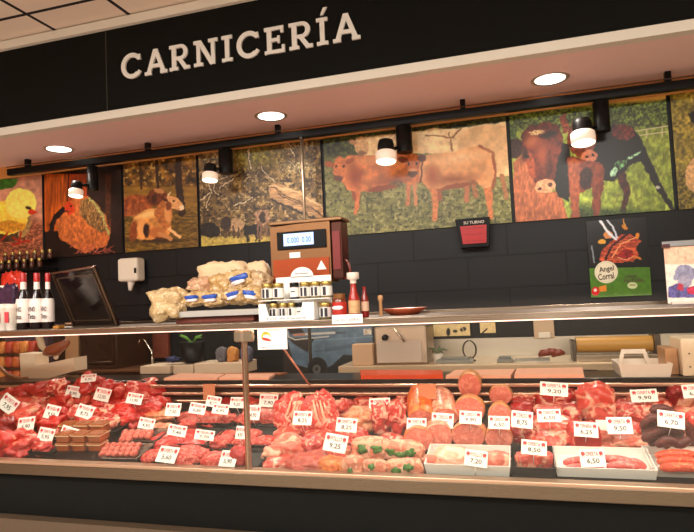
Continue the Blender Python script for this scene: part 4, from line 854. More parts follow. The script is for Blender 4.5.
# tilted frame
BL_ = Vector((atY(74, 318, 2.44).x, 2.44, ZS1+.001)); BR2 = Vector((atY(118, 319, 2.24).x, 2.24, ZS1+.001))
e = BR2-BL_; W_ = e.length; best = None
for i in range(60):
    t_ = 2.20+i*.006; q3 = atY(52, 273, t_); u_ = q3-BL_; k_ = abs(u_.dot(e))
    if best is None or k_ < best[0]: best = (k_, u_.copy())
u_ = best[1]; n_ = e.normalized(); u_ = u_-n_*u_.dot(n_); k = n_.cross(u_.normalized()); FP = [BL_]
fr = thing('tilted_screen', 'dark flat frame with thin metallic borders leaning back beside the bottles', 'screen', FP[0])
Mx = Matrix(((n_.x, k.x*-1, u_.normalized().x, 0), (n_.y, -k.y, u_.normalized().y, 0), (n_.z, -k.z, u_.normalized().z, 0), (0, 0, 0, 1)))
hh = u_.length
if (Mx @ Vector((0, 1, 0))).y < 0: Mx = Mx @ Matrix.Scale(-1, 4, (0, 1, 0))
fm = mat('frame_metal', (120, 96, 76), .3, .8)
MB().box(0, W_, 0, .012, 0, hh, Mx).build('panel', mat('screen_dark', (26, 18, 16), .12), fr)
def fra(a, b, y): 
    mb = MB(); mb.box(a, W_-a, y, y+.006, a, a+b, Mx).box(a, W_-a, y, y+.006, hh-a-b, hh-a, Mx).box(a, a+b, y, y+.006, a, hh-a, Mx).box(W_-a-b, W_-a, y, y+.006, a, hh-a, Mx); return mb
fra(0, .006, -.007).build('outer_border', fm, fr); fra(.030, .004, -.006).build('inner_border', fm, fr)
tag(MB().box(-.016, .016, -.02, .02, 0, .014, None, .003).build('yellow_box', mat('ochre_box', (176, 116, 40), .5), None, (atY(62, 319, 2.24).x, 2.22, ZS1)), 'small ochre box between the bottles and the tilted frame', 'box')
# sweets tray with bags
x, w, h = on_shelf(179, 303, 270, 320, 2.34)
by = thing('bakery_tray', 'white-rimmed tray on a brown base holding bagged pastries', 'tray', (x, 2.36, ZS1))
MB().box(-w*.44, w*.40, -.09, .12, 0, .028, None, .004).build('base', mat('brown_base', (112, 50, 34), .5, noise=.4, nscale=50), by)
m_ = tray_mb(w, .26, .024, .006, .95); m_.build('rim', mat('tray_greywhite', (196, 192, 184), .4), by, (0, .01, .0285))
zt_ = ZS1+.05
def bag(x0, y0, x1, y1, Y, seed, lab, col=(222, 182, 120), blue=True):
    X0, X1, Z0, Z1 = rect(x0, y0, x1, y1, Y)
    t = thing('pastry_bag', lab, 'bag', ((X0+X1)/2, Y, Z0), 0, 'bagged pastries on the shelf')
    MB().lump((X1-X0)/2, .045, (Z1-Z0)/2, seed, .22, 2.0, .25, 4, None, .10).build('pastries', meat('pastry_%d' % col[2], tuple(v*.86 for v in col), (226, 198, 160), .58, 42, rough=.2), t, (0, 0, (Z1-Z0)/2))
    if blue:
        a = random.uniform(-.3, .3)
        MB().lump((X1-X0)*.3, .012, (Z1-Z0)*.14, seed+3, .2, 2, .4, 3).build('blue_label', mat('blue_label', (34, 76, 170), .25), t, (random.uniform(-.01, .01), -.042, (Z1-Z0)*.62)).rotation_euler = (0, a, 0)
        MB().lump((X1-X0)*.24, .012, (Z1-Z0)*.10, seed+4, .2, 2, .4, 3).build('white_label', mat('pale_label', (236, 222, 220), .25), t, (random.uniform(-.01, .01), -.044, (Z1-Z0)*.40)).rotation_euler = (0, a, 0)
random.seed(11)
bag(153, 288, 184, 319, 2.26, 1, 'large bag of pale buns hanging over the left end of the tray', (226, 190, 134), False)
bag(186, 292, 206, 306, 2.28, 2, 'bag with a blue label at the left front of the tray')
bag(204, 291, 226, 306, 2.28, 3, 'bag with a blue label second from left at the tray front')
bag(226, 288, 248, 304, 2.28, 4, 'bag with a blue label in front, near the middle of the tray')
bag(244, 286, 268, 304, 2.29, 5, 'bag with a blue label at the right front beside the jar box')
bag(192, 278, 214, 294, 2.34, 6, 'upper left pastry bag with pinkish print', (224, 170, 130), False)
bag(212, 274, 236, 292, 2.34, 7, 'upper middle pastry bag without label', (222, 178, 112), False)
bag(228, 270, 256, 291, 2.34, 8, 'highest pastry bag with blue label in front of the cream bag')
bag(248, 272, 270, 290, 2.35, 9, 'upper right pastry bag touching the scale', (224, 186, 140), False)
X0, X1, Z0, Z1 = rect(200, 262, 245, 300, 2.42)
tag(MB().lump((X1-X0)/2, .03, (Z1-Z0)/2, 31, .05, 1.5, .6, 4).build('cream_bag', mat('cream_bag', (226, 194, 152), .5, bump=.5, bscale=25), None, ((X0+X1)/2, 2.43, Z0+(Z1-Z0)/2)), 'big plain cream bag standing behind the pastry bags', 'bag')
X0, X1, Z0, Z1 = rect(244, 262, 268, 292, 2.45)
tag(MB().lump((X1-X0)/2, .025, (Z1-Z0)/2, 33, .10, 1.7, .3, 4).build('cream_bag', mat('cream_bag', (226, 194, 152), .5), None, ((X0+X1)/2, 2.46, Z0+(Z1-Z0)/2)), 'smaller cream bag between the big one and the scale', 'bag')
# scale
X0, X1, Z0, Z1 = rect(270, 222, 330, 283, 2.40); w = X1-X0
sc_ = thing('weighing_scale', 'copper-steel weighing scale with a lit blue-white display above the jars', 'scale', ((X0+X1)/2, 2.42, ZS1)); z0 = Z0-ZS1; z1 = Z1-ZS1; hb = z1-z0
cop = steel('scale_steel', (136, 98, 68), .36)
MB().prism([(-w/2, z0), (w/2, z0), (w/2, z1), (-w/2, z1-.012)], -.01, .10).build('head', cop, sc_)
MB().box(w/2, w/2+.05, .0, .10, z0+.01, z1-.006, None, .006).build('side_body', mat('scale_side', (84, 44, 34), .3, .5), sc_)
MB().box(w/2+.008, w/2+.042, -.006, .0, z0+.05, z1-.05).build('red_panel', mat('dark_red_panel', (120, 26, 22), .4), sc_)
MB().box(-w/2-.006, w/2+.056, -.018, .11, z1-.004, z1+.012, None, .004).build('top_cover', steel('scale_top', (140, 108, 80), .35), sc_)
MB().box(-w*.38, w*.44, -.018, -.009, z0+hb*.56, z0+hb*.86, None, .003).build('display_bezel', MT['blackp'], sc_)
MB().box(-w*.26, w*.24, -.021, -.018, z0+hb*.62, z0+hb*.82).build('display', mat('lcd', (150, 180, 230), .3, emit=(168, 196, 240), es=.85), sc_)
mb = MB(); text_at(mb, '0.000', -w*.2, w*.0, z0+hb*.66, z0+hb*.76, -.0225); text_at(mb, '0.00', w*.05, w*.2, z0+hb*.66, z0+hb*.76, -.0225); mb.build('digits', mat('lcd_digits', (110, 135, 190), .4), sc_)
MB().box(-w*.18, w*.0, -.013, -.010, z0+hb*.42, z0+hb*.51).build('maker_plate', MT['card'], sc_)
MB().box(-w*.46, w*.47, -.016, -.010, z0+.006, z0+hb*.40).build('lower_panel', mat('panel_orange_reflection', (170, 72, 28), .3, .3), sc_)  # orange reflection on the steel put into the panel colour
MB().prism([(w*.27, z0+hb*.2), (w*.43, z0+hb*.2), (w*.35, z0+hb*.35)], -.019, -.016).build('warning_label', MT['card'], sc_)
MB().box(-w*.2, w*.2, .02, .09, .02, z0).build('column', cop, sc_); MB().box(-w*.5, w*.5, -.02, .12, 0, .02, None, .005).build('base', cop, sc_)
MB().tube([(w/2+.055, .02, z0+.09), (w/2+.075, .0, z0+.075), (w/2+.082, 0, z0+.04), (w/2+.065, 0, z0+.012), (w/2+.045, .02, z0+.01)], .006).build('side_handle', mat('handle_red', (110, 44, 34), .35), sc_)
# jar display box
X0, X1, Z0, Z1 = rect(260.5, 303, 314, 323.5, 2.20); w = X1-X0
jb = thing('jar_box', 'white cardboard display box of small jars with an oval header card', 'box', ((X0+X1)/2, 2.20, ZS1)); h = Z1-ZS1
q = lambda x, y, Y=2.20: (atY(x, y, Y).x-jb.location.x, atY(x, y, Y).z-ZS1)
MB().prism([(-w/2, 0), (w/2, 0), (w/2, h), (w*.32, h), (w*.26, h*.28), (-w*.32, h*.28), (-w*.38, h), (-w/2, h)], -.012, -.008).build('front_panel', MT['card'], jb)
MB().box(w/2-.001, w/2+.004, -.010, .13, 0, h).box(-w/2-.003, -w/2+.001, -.010, .13, 0, h).box(-w/2, w/2, -.01, .13, 0, .003).build('side_panel', MT['card'], jb)
mb = MB(); text_at(mb, 'Foie de Canard', -w*.36, w*.36, h*.08, h*.2, -.0125); mb.build('lettering', mat('grey_ink', (150, 140, 150), .6), jb)
cx, cz = q(302, 277, 2.33); rx = abs(q(313.5, 277, 2.33)[0]-cx); rz = abs(q(302, 267, 2.33)[1]-cz)
pts = [(cx+rx*math.cos(a*PI/12), cz+rz*math.sin(a*PI/12)) for a in range(13)]
MB().prism(pts, .13, .133).box(q(276, 282, 2.33)[0], q(331, 282, 2.33)[0], .13, .133, 0, cz+.003).build('header_card', MT['card'], jb)
mb = MB(); text_at(mb, 'Artesano', cx-rx*.6, cx+rx*.6, cz+rz*.28, cz+rz*.5, .1285); mb.build('header_lettering', mat('grey_ink', (150, 140, 150), .6), jb)
jw = mat('jar_label_white', (230, 226, 220), .5); jd = mat('jar_label_dark', (40, 36, 46), .5); jo = mat('jar_olive', (120, 104, 66), .3, coat=.5)
def jar(px, y0, y1, wpx, Y, z, lab, style, grp):
    X0, X1, Z0, Z1 = rect(px-wpx/2, y0, px+wpx/2, y1, Y); r = (X1-X0)/2; h = Z1-Z0
    t = thing('jar', lab, 'jar', ((X0+X1)/2, Y, z), 0, grp)
    dl = style == 1
    MB().lathe([(r*.9, 0), (r, .004), (r, h*.74), (r*.9, h*.80)], 18).build('jar_body', jd if dl else jo, t)
    MB().lathe([(r*.96, h*.78), (r*.98, h*.80), (r*.98, h*.97), (r*.9, h)], 18).build('lid', MT['blackp'] if dl else MT['gold'], t)
    MB().lathe([(r*1.02, h*.12), (r*1.02, h*.70)], 18, None, True, False).build('label', jw, t)
    mb = MB()
    if style == 0: mb.box(-r*.5, -r*.1, -r*1.05, -r*.9, h*.15, h*.66); mb.box(r*.15, r*.6, -r*1.05, -r*.9, h*.15, h*.66)
    elif style == 1: mb.box(-r*.4, r*.4, -r*1.05, -r*.9, h*.42, h*.48)
    else: mb.box(-r*.35, r*.2, -r*1.05, -r*.9, h*.15, h*.66)
    mb.build('label_print', jd, t)
zu = EYE.z+(atY(290, 298.5, 2.24).z-EYE.z)
for k, (px, st_, wp, wd) in enumerate(((267.5, 0, 11, 'leftmost'), (278.5, 2, 10.5, 'second from left'), (294.5, 1, 9, 'narrow dark-lidded'), (305, 0, 10.5, 'right of the dark-lidded one'), (315.5, 0, 10.5, 'second from right'), (326.5, 2, 11, 'rightmost'))):
    z = atY(px, 298.5, 2.24).z; zz = atY(295, 299, 2.24).z
    jar(px, 282, 298.5, wp, 2.24, zz, wd+' jar in the upper row of the jar display', st_, 'upper row of small jars')
MB().box(q(262, 300, 2.24)[0], q(333, 300, 2.24)[0], .0, .09, zz-ZS1-.0035, zz-ZS1-.0005).build('jar_shelf', MT['card'], jb)
for px, st_, wp, wd in ((274, 0, 9, 'leftmost jar in the white box cut-out'), (283.5, 0, 9, 'second jar in the white box cut-out'), (292, 2, 8, 'third jar in the white box cut-out'), (300, 1, 8, 'dark-lidded jar in the white box cut-out'), (325.5, 0, 12, 'lone lower jar right of the white box')):
    jar(px, 301, 317.5, wp, 2.23, ZS1+.0035 if px < 310 else ZS1, wd, st_, 'lower row of small jars')
# red jars and sauce bottle
x, w, h = on_shelf(332.5, 293, 346.5, 315.5, 2.23); r = w/2
t = thing('sauce_jar', 'brown jar with a red and white label left of the sauce bottle', 'jar', (x, 2.23, ZS1))
MB().lathe([(r*.9, 0), (r, .006), (r, h*.68), (r*.8, h*.8)], 20).build('jar_body', mat('jar_brown', (110, 50, 26), .15, coat=.6), t)
MB().lathe([(r*.84, h*.79), (r*.84, h*.98)], 20).build('lid', mat('jar_lid_brown', (140, 96, 56), .3, .5), t)
MB().lathe([(r*1.02, h*.16), (r*1.02, h*.64)], 20, None, True, False).build('label', mat('label_red', (186, 40, 30), .4), t)
MB().lump(r*.75, r*.3, h*.10, 2, .05).build('label_patch', MT['card'], t, (0, -r*.82, h*.42))
x, w, h = on_shelf(347.5, 272.5, 360, 316, 2.24); r = w/2
t = thing('sauce_bottle', 'tall red sauce bottle with cream patches and a white cap', 'bottle', (x, 2.24, ZS1))
MB().lathe([(r*.85, 0), (r*.9, .006), (r*.9, h*.42), (r*.5, h*.60), (r*.42, h*.76)], 20).build('bottle_body', mat('bottle_red', (160, 34, 22), .2, coat=.5), t)
MB().lathe([(r*.92, h*.10), (r*.92, h*.38)], 20, None, True, False).build('label', mat('sauce_label', (214, 168, 120), .4, noise=.5, nscale=60), t)
MB().lathe([(r*.62, h*.46), (r*.5, h*.60)], 20, None, True, False).build('neck_label', MT['card'], t)
MB().lathe([(r*.5, h*.76), (r*.5, h*.84), (r*.95, h*.86), (r*.95, h*.985), (r*.9, h)], 20).build('cap', MT['white'], t)
x, w, h = on_shelf(361, 286, 368.5, 316, 2.27); r = w/2
t = thing('sauce_bottle', 'small dark red bottle right of the tall red sauce bottle', 'bottle', (x, 2.27, ZS1))
MB().lathe([(r*.85, 0), (r, .006), (r, h*.6), (r*.5, h*.78), (r*.5, h*.98)], 18).build('bottle_body', mat('bottle_dkred', (130, 24, 20), .2, coat=.5), t)
MB().lathe([(r*1.03, h*.2), (r*1.03, h*.5)], 18, None, True, False).build('label', mat('label_cream', (216, 180, 150), .4), t)
# pestle/peg and platter
x, w, h = on_shelf(378, 295, 383, 310, 2.36)
t = thing('wooden_peg', 'short pale wooden peg standing on the shelf', 'peg', (x, 2.36, ZS1)); MB().lathe([(.007, 0), (.007, h*.7), (.011, h*.8), (.010, h*.96), (.004, h)], 14).build('stem', MT['wood'], t)
x, w, h = on_shelf(378, 306, 425, 311, 2.36)
t = thing('copper_platter', 'low copper-brown platter on the shelf right of the wooden peg', 'platter', (x, 2.42, ZS1)); MB().lathe([(w*.3, 0), (w*.5, .026), (w*.48, .027), (w*.28, .005)], 30).build('dish', mat('copper_dish', (176, 84, 54), .25, .6), t)

# ---------------------------------------------------------------- meat
R1 = meat('beef_red', (176, 26, 22), (226, 120, 100), .68, 15); R2 = meat('beef_bright', (196, 40, 34), (236, 140, 118), .64, 15)
R3 = meat('beef_deep', (140, 22, 22), (200, 90, 80), .70, 20); R4 = meat('minced', (192, 34, 28), (236, 120, 100), .54, 60)
F1 = meat('fatty_pink', (206, 72, 58), (240, 166, 138), .56, 12); F2 = meat('pale_pork', (216, 108, 88), (242, 180, 152), .54, 12)
F3 = meat('marbled', (180, 34, 30), (242, 172, 146), .57, 18); F4 = meat('rib_pink', (196, 52, 44), (240, 166, 142), .55, 24)
HK = meat('ham_face', (212, 112, 94), (228, 140, 120), .55, 30, dark=.08); HS = meat('ham_skin', (214, 134, 78), (230, 160, 100), .5, 14, dark=.15)
OS = meat('orange_skin', (220, 92, 36), (236, 130, 60), .5, 16, dark=.2); CK = meat('chicken_skin', (214, 122, 94), (238, 174, 142), .5, 20, dark=.12)
BK = meat('blood_sausage', (74, 14, 6), (120, 38, 18), .62, 26, rough=.65); OR = meat('chorizo', (206, 62, 24), (236, 130, 70), .6, 50)
TN = meat('breaded_tan', (206, 112, 74), (232, 160, 118), .5, 30, dark=.15); PK = meat('pink_sausage', (228, 96, 92), (244, 150, 140), .6, 40, dark=.1)
BR_ = meat('burger_pink', (186, 66, 52), (220, 120, 100), .5, 90, dark=.15)
PG = mat('green_pepper', (62, 112, 34), .35, noise=.4); BONE = mat('bone', (232, 178, 150), .4); TWINE = mat('twine', (240, 226, 210), .7)
SD = [0]
def place(x0, y0, x1, y1, base=None, deep=.85, Y=None):
    """world centre and half sizes of a piece that fills a pixel box and rests on the sloped deck"""
    xm = (x0+x1)/2; Yb = Y if Y else deckY(xm, base if base else y1)
    s = Yb/ray(xm, (y0+y1)/2).y
    hw = (x1-x0)/2*s; H = (y1-y0)/2*s; hd = min(hw*deep, .085)
    hd = max(hd, .02); hz = max(.42*H, math.sqrt(max(H*H-(hd*.28)**2, 0)))
    Yc_ = Yb+hd*.9; P = atY(xm, (y0+y1)/2, Yc_)
    k = Yc_/Yb; return P, hw*k, hd, hz*k
def piece(x0, y0, x1, y1, m_, lab, name='meat_cut', cat='meat', boxy=.15, amp=.2, base=None, rz=None, deep=.85, tilt=0, sub=4, grp=None, freq=1.7, Y=None, lift=0):
    SD[0] += 1; P, hw, hd, hz = place(x0, y0, x1, y1, base, deep, Y)
    M = RX(.19) @ RY(tilt) @ RZ(rz if rz is not None else random.uniform(-.15, .15))
    o = MB().lump(hw*1.04, hd, hz*1.03, SD[0], amp, freq, boxy, sub, M).build(name, m_, None, (P.x, P.y, P.z+lift))
    return tag(o, lab, cat, grp)
random.seed(3)
BL = mat('black_tray', (16, 13, 12), .5)
WTm = mat('white_tray', (236, 226, 220), .4)
def deck_tray(x0, x1, yf, yb_, lab, m_, h=.022, name='tray', grp=None, fl=.93, rzz=0):
    """tray lying on the deck from pixel row yf (front) to yb_ (back)"""
    xm = (x0+x1)/2; Ya = deckY(xm, yf); Yb2 = deckY(xm, yb_); s = Ya/ray(xm, yf).y; w = (x1-x0)*s; d = max(.06, Yb2-Ya)
    X = atY(xm, yf, Ya+d/2*.2).x; Yc_ = Ya+d/2
    o = tray_mb(w, d, h, .004, fl).build(name, m_, None, (X, Yc_, deckz(Yc_)+.004)); o.rotation_euler = (math.atan(.19), 0, rzz)
    return tag(o, lab, 'tray', grp)
# trays first
deck_tray(176, 236, 427, 408, 'black tray of red mince strips left of the glass post', BL, .014)
deck_tray(150, 210, 448, 431, 'black tray of red steaks in the middle row', BL, .014)
deck_tray(206, 278, 449, 431, 'black tray of patties crossing behind the glass post', BL, .014)
deck_tray(148, 204, 467, 452, 'black tray of mince at the front left of the post', BL, .014)
deck_tray(204, 262, 470, 452, 'black tray of mince mounds at the foot of the glass post', BL, .014)
deck_tray(236, 292, 430, 412, 'black tray under red strips right of the glass post', BL, .014)
deck_tray(76, 122, 436, 420, 'black tray of diced stewing meat', BL, .020)
deck_tray(27, 56, 457, 444, 'black tray with one red piece at the front left', BL, .02)
stl = mat('foil_tray', (92, 70, 58), .35, .7)
deck_tray(120, 158, 445, 431, 'upper metal tray of meatballs', stl, .014, fl=.85, rzz=.05)
deck_tray(99, 140, 463, 446, 'lower metal tray of small meatballs', stl, .014, fl=.85, rzz=.06)
deck_tray(425, 510, 477, 455, 'white tray of pale chicken breasts at the front', WTm, .040, fl=.96)
deck_tray(511, 556, 479, 455, 'black tray with two raw roast pieces at the front', BL, .036, fl=.9)
deck_tray(558, 653, 480, 457, 'white tray of pink sausages at the front', WTm, .036, fl=.96)
deck_tray(655, 740, 480, 457, 'white tray of orange sausages at the front right corner', WTm, .036, fl=.96)
# --- left heap
L = [
 (0, 388, 18, 410, R2, 'red cut at the left edge behind the leftmost price card'), (14, 385, 32, 397, R1, 'small red cut left of the second small red cut at the heap top'),
 (29, 382, 53, 397, R1, 'rounded red cut on top of the left heap under the white stand'), (47, 379, 70, 395, F3, 'mixed fatty cut at the upper left heap right of the rounded red one'),
 (16, 392, 58, 410, F1, 'long pale fatty cut in the upper left of the heap'), (-4, 401, 14, 420, R3, 'dark red cut at the left border, upper'),
 (6, 402, 46, 421, F1, 'pale wedge-shaped cut in the left middle of the heap'), (52, 392, 80, 412, R2, 'red chunk in the middle of the heap, left of the tall heap top'),
 (74, 373, 103, 396, R2, 'large red cut crowning the heap beneath the flat price card'), (98, 380, 118, 398, R1, 'red cut right of the crown of the heap'),
 (112, 384, 134, 400, R1, 'red cut touching the big marbled steak'), (128, 380, 166, 401, F3, 'big marbled steak at the right top of the heap'),
 (72, 390, 100, 408, F1, 'pale red cut below the crown of the heap'), (92, 394, 126, 413, R2, 'flat red cut in the centre right of the heap'),
 (112, 400, 144, 421, R2, 'red cut under the marbled steak, left'), (136, 397, 167, 418, R2, 'red cut under the marbled steak, right'),
 (-6, 417, 17, 437, R3, 'dark red cut at the left border, lower'), (12, 414, 34, 432, F1, 'pale cut beside the dark red one at the left'),
 (40, 417, 64, 434, R2, 'curved red strip above the amber tubs'), (56, 409, 70, 426, R1, 'small red piece in the heap centre'),
 (66, 408, 86, 424, F4, 'knobbly pink piece left of the diced meat'), (82, 408, 104, 424, F1, 'pale rounded piece above the diced meat'),
 (-4, 432, 18, 456, R2, 'red strip at the bottom left corner of the case'), (12, 430, 34, 446, F4, 'pink pale piece at the lower left'),
 (8, 440, 32, 457, R2, 'red piece at the front left edge'), (26, 436, 44, 450, F4, 'knobbly pale piece left of the front black tray'),
 (33, 441, 54, 455, R1, 'red piece lying in the front left black tray'), (122, 414, 140, 428, R2, 'pink round medallion above the meatball trays'),
 (64, 395, 76, 412, F2, 'slim pale piece between the central cuts'), (34, 408, 56, 424, R2, 'red piece in the left centre of the heap'),
 (100, 405, 122, 420, F3, 'marbled piece above the diced meat tray, right')]
for q_ in L:
    bz = random.choice((.0, .15, .3)); 
    piece(*q_[:5], q_[5], boxy=bz, amp=.26, tilt=random.uniform(-.2, .2), grp=None)
for i in range(26):      # diced meat
    cx = 79+(i % 9)*4.7+random.uniform(-1, 1); cy = 417+(i//9)*5+random.uniform(-1.5, 1.5)
    piece(cx-3.6, cy-3, cx+3.6, cy+4, random.choice((F4, F3, F2)), 'small dice of stewing meat in the pile on the black tray', 'meat_dice', boxy=.4, amp=.15, sub=2, base=433-(2-i//9)*5, lift=.008, grp='diced stewing meat')
for i in range(12):
    r_, c_ = divmod(i, 5) if i < 10 else (2, i-10); cx = 126+c_*6+r_*-1.5; cy = 435+r_*3.6
    piece(cx-3.6, cy-3.4, cx+3.6, cy+3.4, BR_, 'round meatball in the upper metal tray', 'meatball', boxy=0, amp=.05, sub=3, lift=.012, grp='meatballs in the upper tray')
for i in range(18):
    r_, c_ = divmod(i, 6); cx = 107+c_*6.2-r_*2.0; cy = 448+r_*4.2
    piece(cx-3.6, cy-3.2, cx+3.6, cy+3.2, BR_, 'small meatball in the lower metal tray', 'meatball', boxy=0, amp=.05, sub=3, lift=.012, grp='meatballs in the lower tray')
# amber tubs: columns by layers by rows
am = mat('amber_pate', (170, 80, 30), .2, noise=.2, coat=.6)
rowy = (('front', 455), ('rear', 444))
for rn, yb_ in rowy:
    for c_ in range(3):
        xm = 61+c_*16+(3 if rn == 'rear' else 0); Ya = deckY(xm, yb_)
        for l_ in range(2):
            P = atY(xm, yb_, Ya); w = 15.2*Ya/ray(xm, yb_).y; h = .040
            lab = 'amber tub with pale lid, %s column, %s layer, %s row of the tub stack' % (('left', 'middle', 'right')[c_], ('bottom', 'top')[l_], rn)
            t = thing('pate_tub', lab, 'tub', (P.x, Ya+.035, deckz(Ya+.035)+.010+l_*(h+.001)), 0, 'amber tubs')
            t.rotation_euler = (.12, 0, .06)
            MB().box(-w/2+.003, w/2-.003, -.028, .028, 0, h-.008, None, .005).build('tub', am, t); MB().box(-w/2+.0005, w/2-.0005, -.031, .031, h-.008, h-.001, None, .002).build('lid', mat('tub_lid', (160, 84, 40), .2, coat=.6), t); MB().box(-w/2, w/2, -.0325, .032, h-.011, h-.0075).build('rim', mat('tub_rim', (240, 200, 160), .35), t)
# --- centre-left trays
piece(148, 408, 178, 420, TN, 'tan breaded cutlet left of the red mince tray', boxy=.4, amp=.12); piece(150, 424, 170, 432, TN, 'tan cutlet behind the red steaks', boxy=.4, amp=.12)

for i, (x0, y0, x1, y1) in enumerate(((178, 412, 196, 422), (194, 411, 212, 421), (210, 410, 230, 420), (180, 417, 202, 427), (200, 416, 222, 426), (218, 414, 236, 425))):
    piece(x0, y0, x1, y1, R4, 'red mince patty, %s in the tray left of the post' % ('back left', 'back middle', 'back right', 'front left', 'front middle', 'front right')[i], 'patty', boxy=.1, amp=.14, grp='red patties')
for i, (x0, y0, x1, y1) in enumerate(((154, 433, 180, 442), (178, 431, 206, 441), (156, 438, 184, 449), (182, 438, 208, 448))):
    piece(x0, y0, x1, y1, R2, 'flat red steak, %s in the middle tray' % ('back left', 'back right', 'front left', 'front right')[i], 'steak', boxy=.2, amp=.15, grp='steaks in the middle tray')
for i, (x0, y0, x1, y1) in enumerate(((216, 431, 238, 439), (210, 436, 234, 449), (232, 436, 258, 449), (236, 430, 262, 440), (254, 436, 278, 448))):
    piece(x0, y0, x1, y1, R4, 'oval red burger patty, %s in the tray behind the post' % ('back left', 'front left', 'front middle', 'back right', 'front right')[i], 'patty', boxy=.05, amp=.06, grp='burger patties')
for i, (x0, y0, x1, y1, m_) in enumerate(((142, 450, 166, 466, R4), (166, 447, 208, 468, R4), (202, 452, 232, 470, R4), (228, 446, 250, 470, R1))):
    piece(x0, y0, x1, y1, m_, ('small red mince mound at the front left', 'broad orange-red mince mound at the front', 'red mince mound left of the post foot', 'deep red mince mound behind the post foot')[i], 'mince_mound', boxy=.05, amp=.10)
piece(218, 398, 240, 411, R3, 'dark red cut at the back, just left of the post', amp=.2); piece(232, 396, 260, 408, F1, 'pale pointed cut at the back beside the post', amp=.2)
t = deck_tray(252, 314, 411, 397, 'long pale tray with dark red meat at the back centre', mat('pink_tray', (232, 196, 176), .4), .03)
piece(264, 396, 300, 407, R3, 'dark red strip of meat in the long pale tray', amp=.15, deep=.3)
piece(244, 405, 300, 418, F2, 'flat pale pink slab in front of the long pale tray', boxy=.6, amp=.06)
for i, (x0, y0, x1, y1) in enumerate(((237, 413, 262, 426), (258, 412, 286, 425))): piece(x0, y0, x1, y1, R4, 'red mince strips, %s of the post tray' % ('left half', 'right half')[i], 'mince_mound', amp=.18)
# --- centre
def rack(x0, y0, x1, y1, lab, n, m_, lean=0, curve=.25, base=None):
    P, hw, hd, hz = place(x0, y0, x1, y1, base, .5)
    t = thing('rib_rack', lab, 'meat', (P.x, P.y, P.z)); SD[0] += 1
    MB().lump(hw, hd*.6, hz, SD[0], .22, 1.5, .2, 5, RX(-.15) @ RY(lean)).build('flesh', m_, t)
    for k in range(n):
        u = (k+.5)/n*2-1; b = MB()
        pts = [Matrix.Rotation(lean, 3, 'Y') @ Vector((hw*(u*.55-.12*v), -hd*.62*math.cos(u*.9)-.004+.012*abs(v), hz*v*.82*(1-.3*abs(u)))) for v in (-1, -.5, 0, .5, 1)]
        b.tube(pts, [.004, .006, .0065, .006, .004], 8); b.build('rib_bone', BONE if k % 2 else F2, t)
    return t
rack(276, 397, 318, 436, 'large lamb rib section leaning in the centre, left half', 4, F4, .45)
rack(306, 394, 338, 436, 'large lamb rib section leaning in the centre, right half', 5, F4, -.15)
C_ = [
 (334, 400, 353, 418, F4, 'rounded pink cut right of the lamb ribs'), (344, 408, 376, 431, TN, 'round orange-fleshed roll behind the 8,25 card'), (348, 395, 392, 414, F4, 'knobbly pink trimmings at the back, right of centre'),
 (334, 430, 366, 446, F4, 'pink piece behind the chicken rolls, left'), (272, 435, 306, 458, F2, 'pale fatty joint at the centre front'), (298, 436, 326, 456, F3, 'joint with a dark marbled cut face at the centre front'),
 (318, 446, 352, 462, F1, 'pink piece below the 9,25 card'), (262, 446, 284, 462, F2, 'pale wing-like piece right of the post foot'), (264, 456, 300, 471, F1, 'pale reddish wing pieces at the front right of the post'),
 (288, 453, 330, 474, meat('liver_red', (176, 64, 46), (206, 100, 76), .6, 10), 'smooth brownish-red lump at the front centre'), (276, 428, 300, 441, F1, 'small pale piece below the lamb ribs'), (306, 428, 338, 440, F1, 'fatty scrap under the right lamb ribs'),
 (372, 404, 390, 434, F4, 'column of knobbly ribs left'), (386, 402, 406, 434, F4, 'column of knobbly ribs right'), (392, 396, 416, 412, F4, 'pink cut at the back left of the orange loaf')]
for q_ in C_: piece(*q_[:5], q_[5], boxy=.1, amp=.3 if q_[4] in (F4,) else .2, freq=2.4 if q_[4] in (F4,) else 1.7)
for i in range(2): piece(320+i*14, 458+i*1, 342+i*12, 475, OS, ('left', 'right')[i]+' orange-red vacuum pack at the front, left of the chicken rolls', 'vacuum_pack', boxy=.5, amp=.15)
def roll(x0, y0, x1, y1, lab, npep, seed):
    P, hw, hd, hz = place(x0, y0, x1, y1, None, .6)
    t = thing('chicken_roll', lab, 'meat', P, 0, 'stuffed chicken rolls'); random.seed(seed); SD[0] += 1
    MB().lump(hw, hz*.9, hz, SD[0], .08, 1.6, .25, 5, None, .03).build('roll_body', CK, t)
    for k in range(npep):
        x = (k+.5)/npep*2-1; x = x*.72+random.uniform(-.06, .06); a = random.uniform(-.5, .5)
        e = math.sqrt(max(0, 1-x*x*.7)); MB().lump(hw*.24, .007, hz*.42, seed+k, .45, 1.6, 0, 3).build('pepper_piece', PG, t, (hw*x, -hz*.93*e*math.cos(a), hz*.85*e*math.sin(a))).rotation_euler = (-a, .3*a, 0)
    for x in (-.5, .0, .5):
        e = math.sqrt(1-x*x*.8); MB().tube([(hw*x, -math.cos(g)*hz*.93*e, math.sin(g)*hz*1.02*e) for g in [i*PI/8-PI/2 for i in range(9)]], .0012, 5).build('twine', TWINE, t)
roll(351, 437, 392, 461, 'stuffed chicken roll with green pepper, upper left of five', 2, 5); roll(382, 440, 424, 462, 'stuffed chicken roll with green pepper, upper right of five', 3, 6)
roll(342, 456, 364, 476, 'short stuffed chicken roll at the bottom left of five', 1, 7); roll(359, 459, 388, 476, 'stuffed chicken roll in the bottom middle of five', 1, 8); roll(385, 458, 423, 477, 'stuffed chicken roll at the bottom right of five', 2, 9)
piece(378, 434, 404, 447, F4, 'pink meat behind the upper chicken rolls')
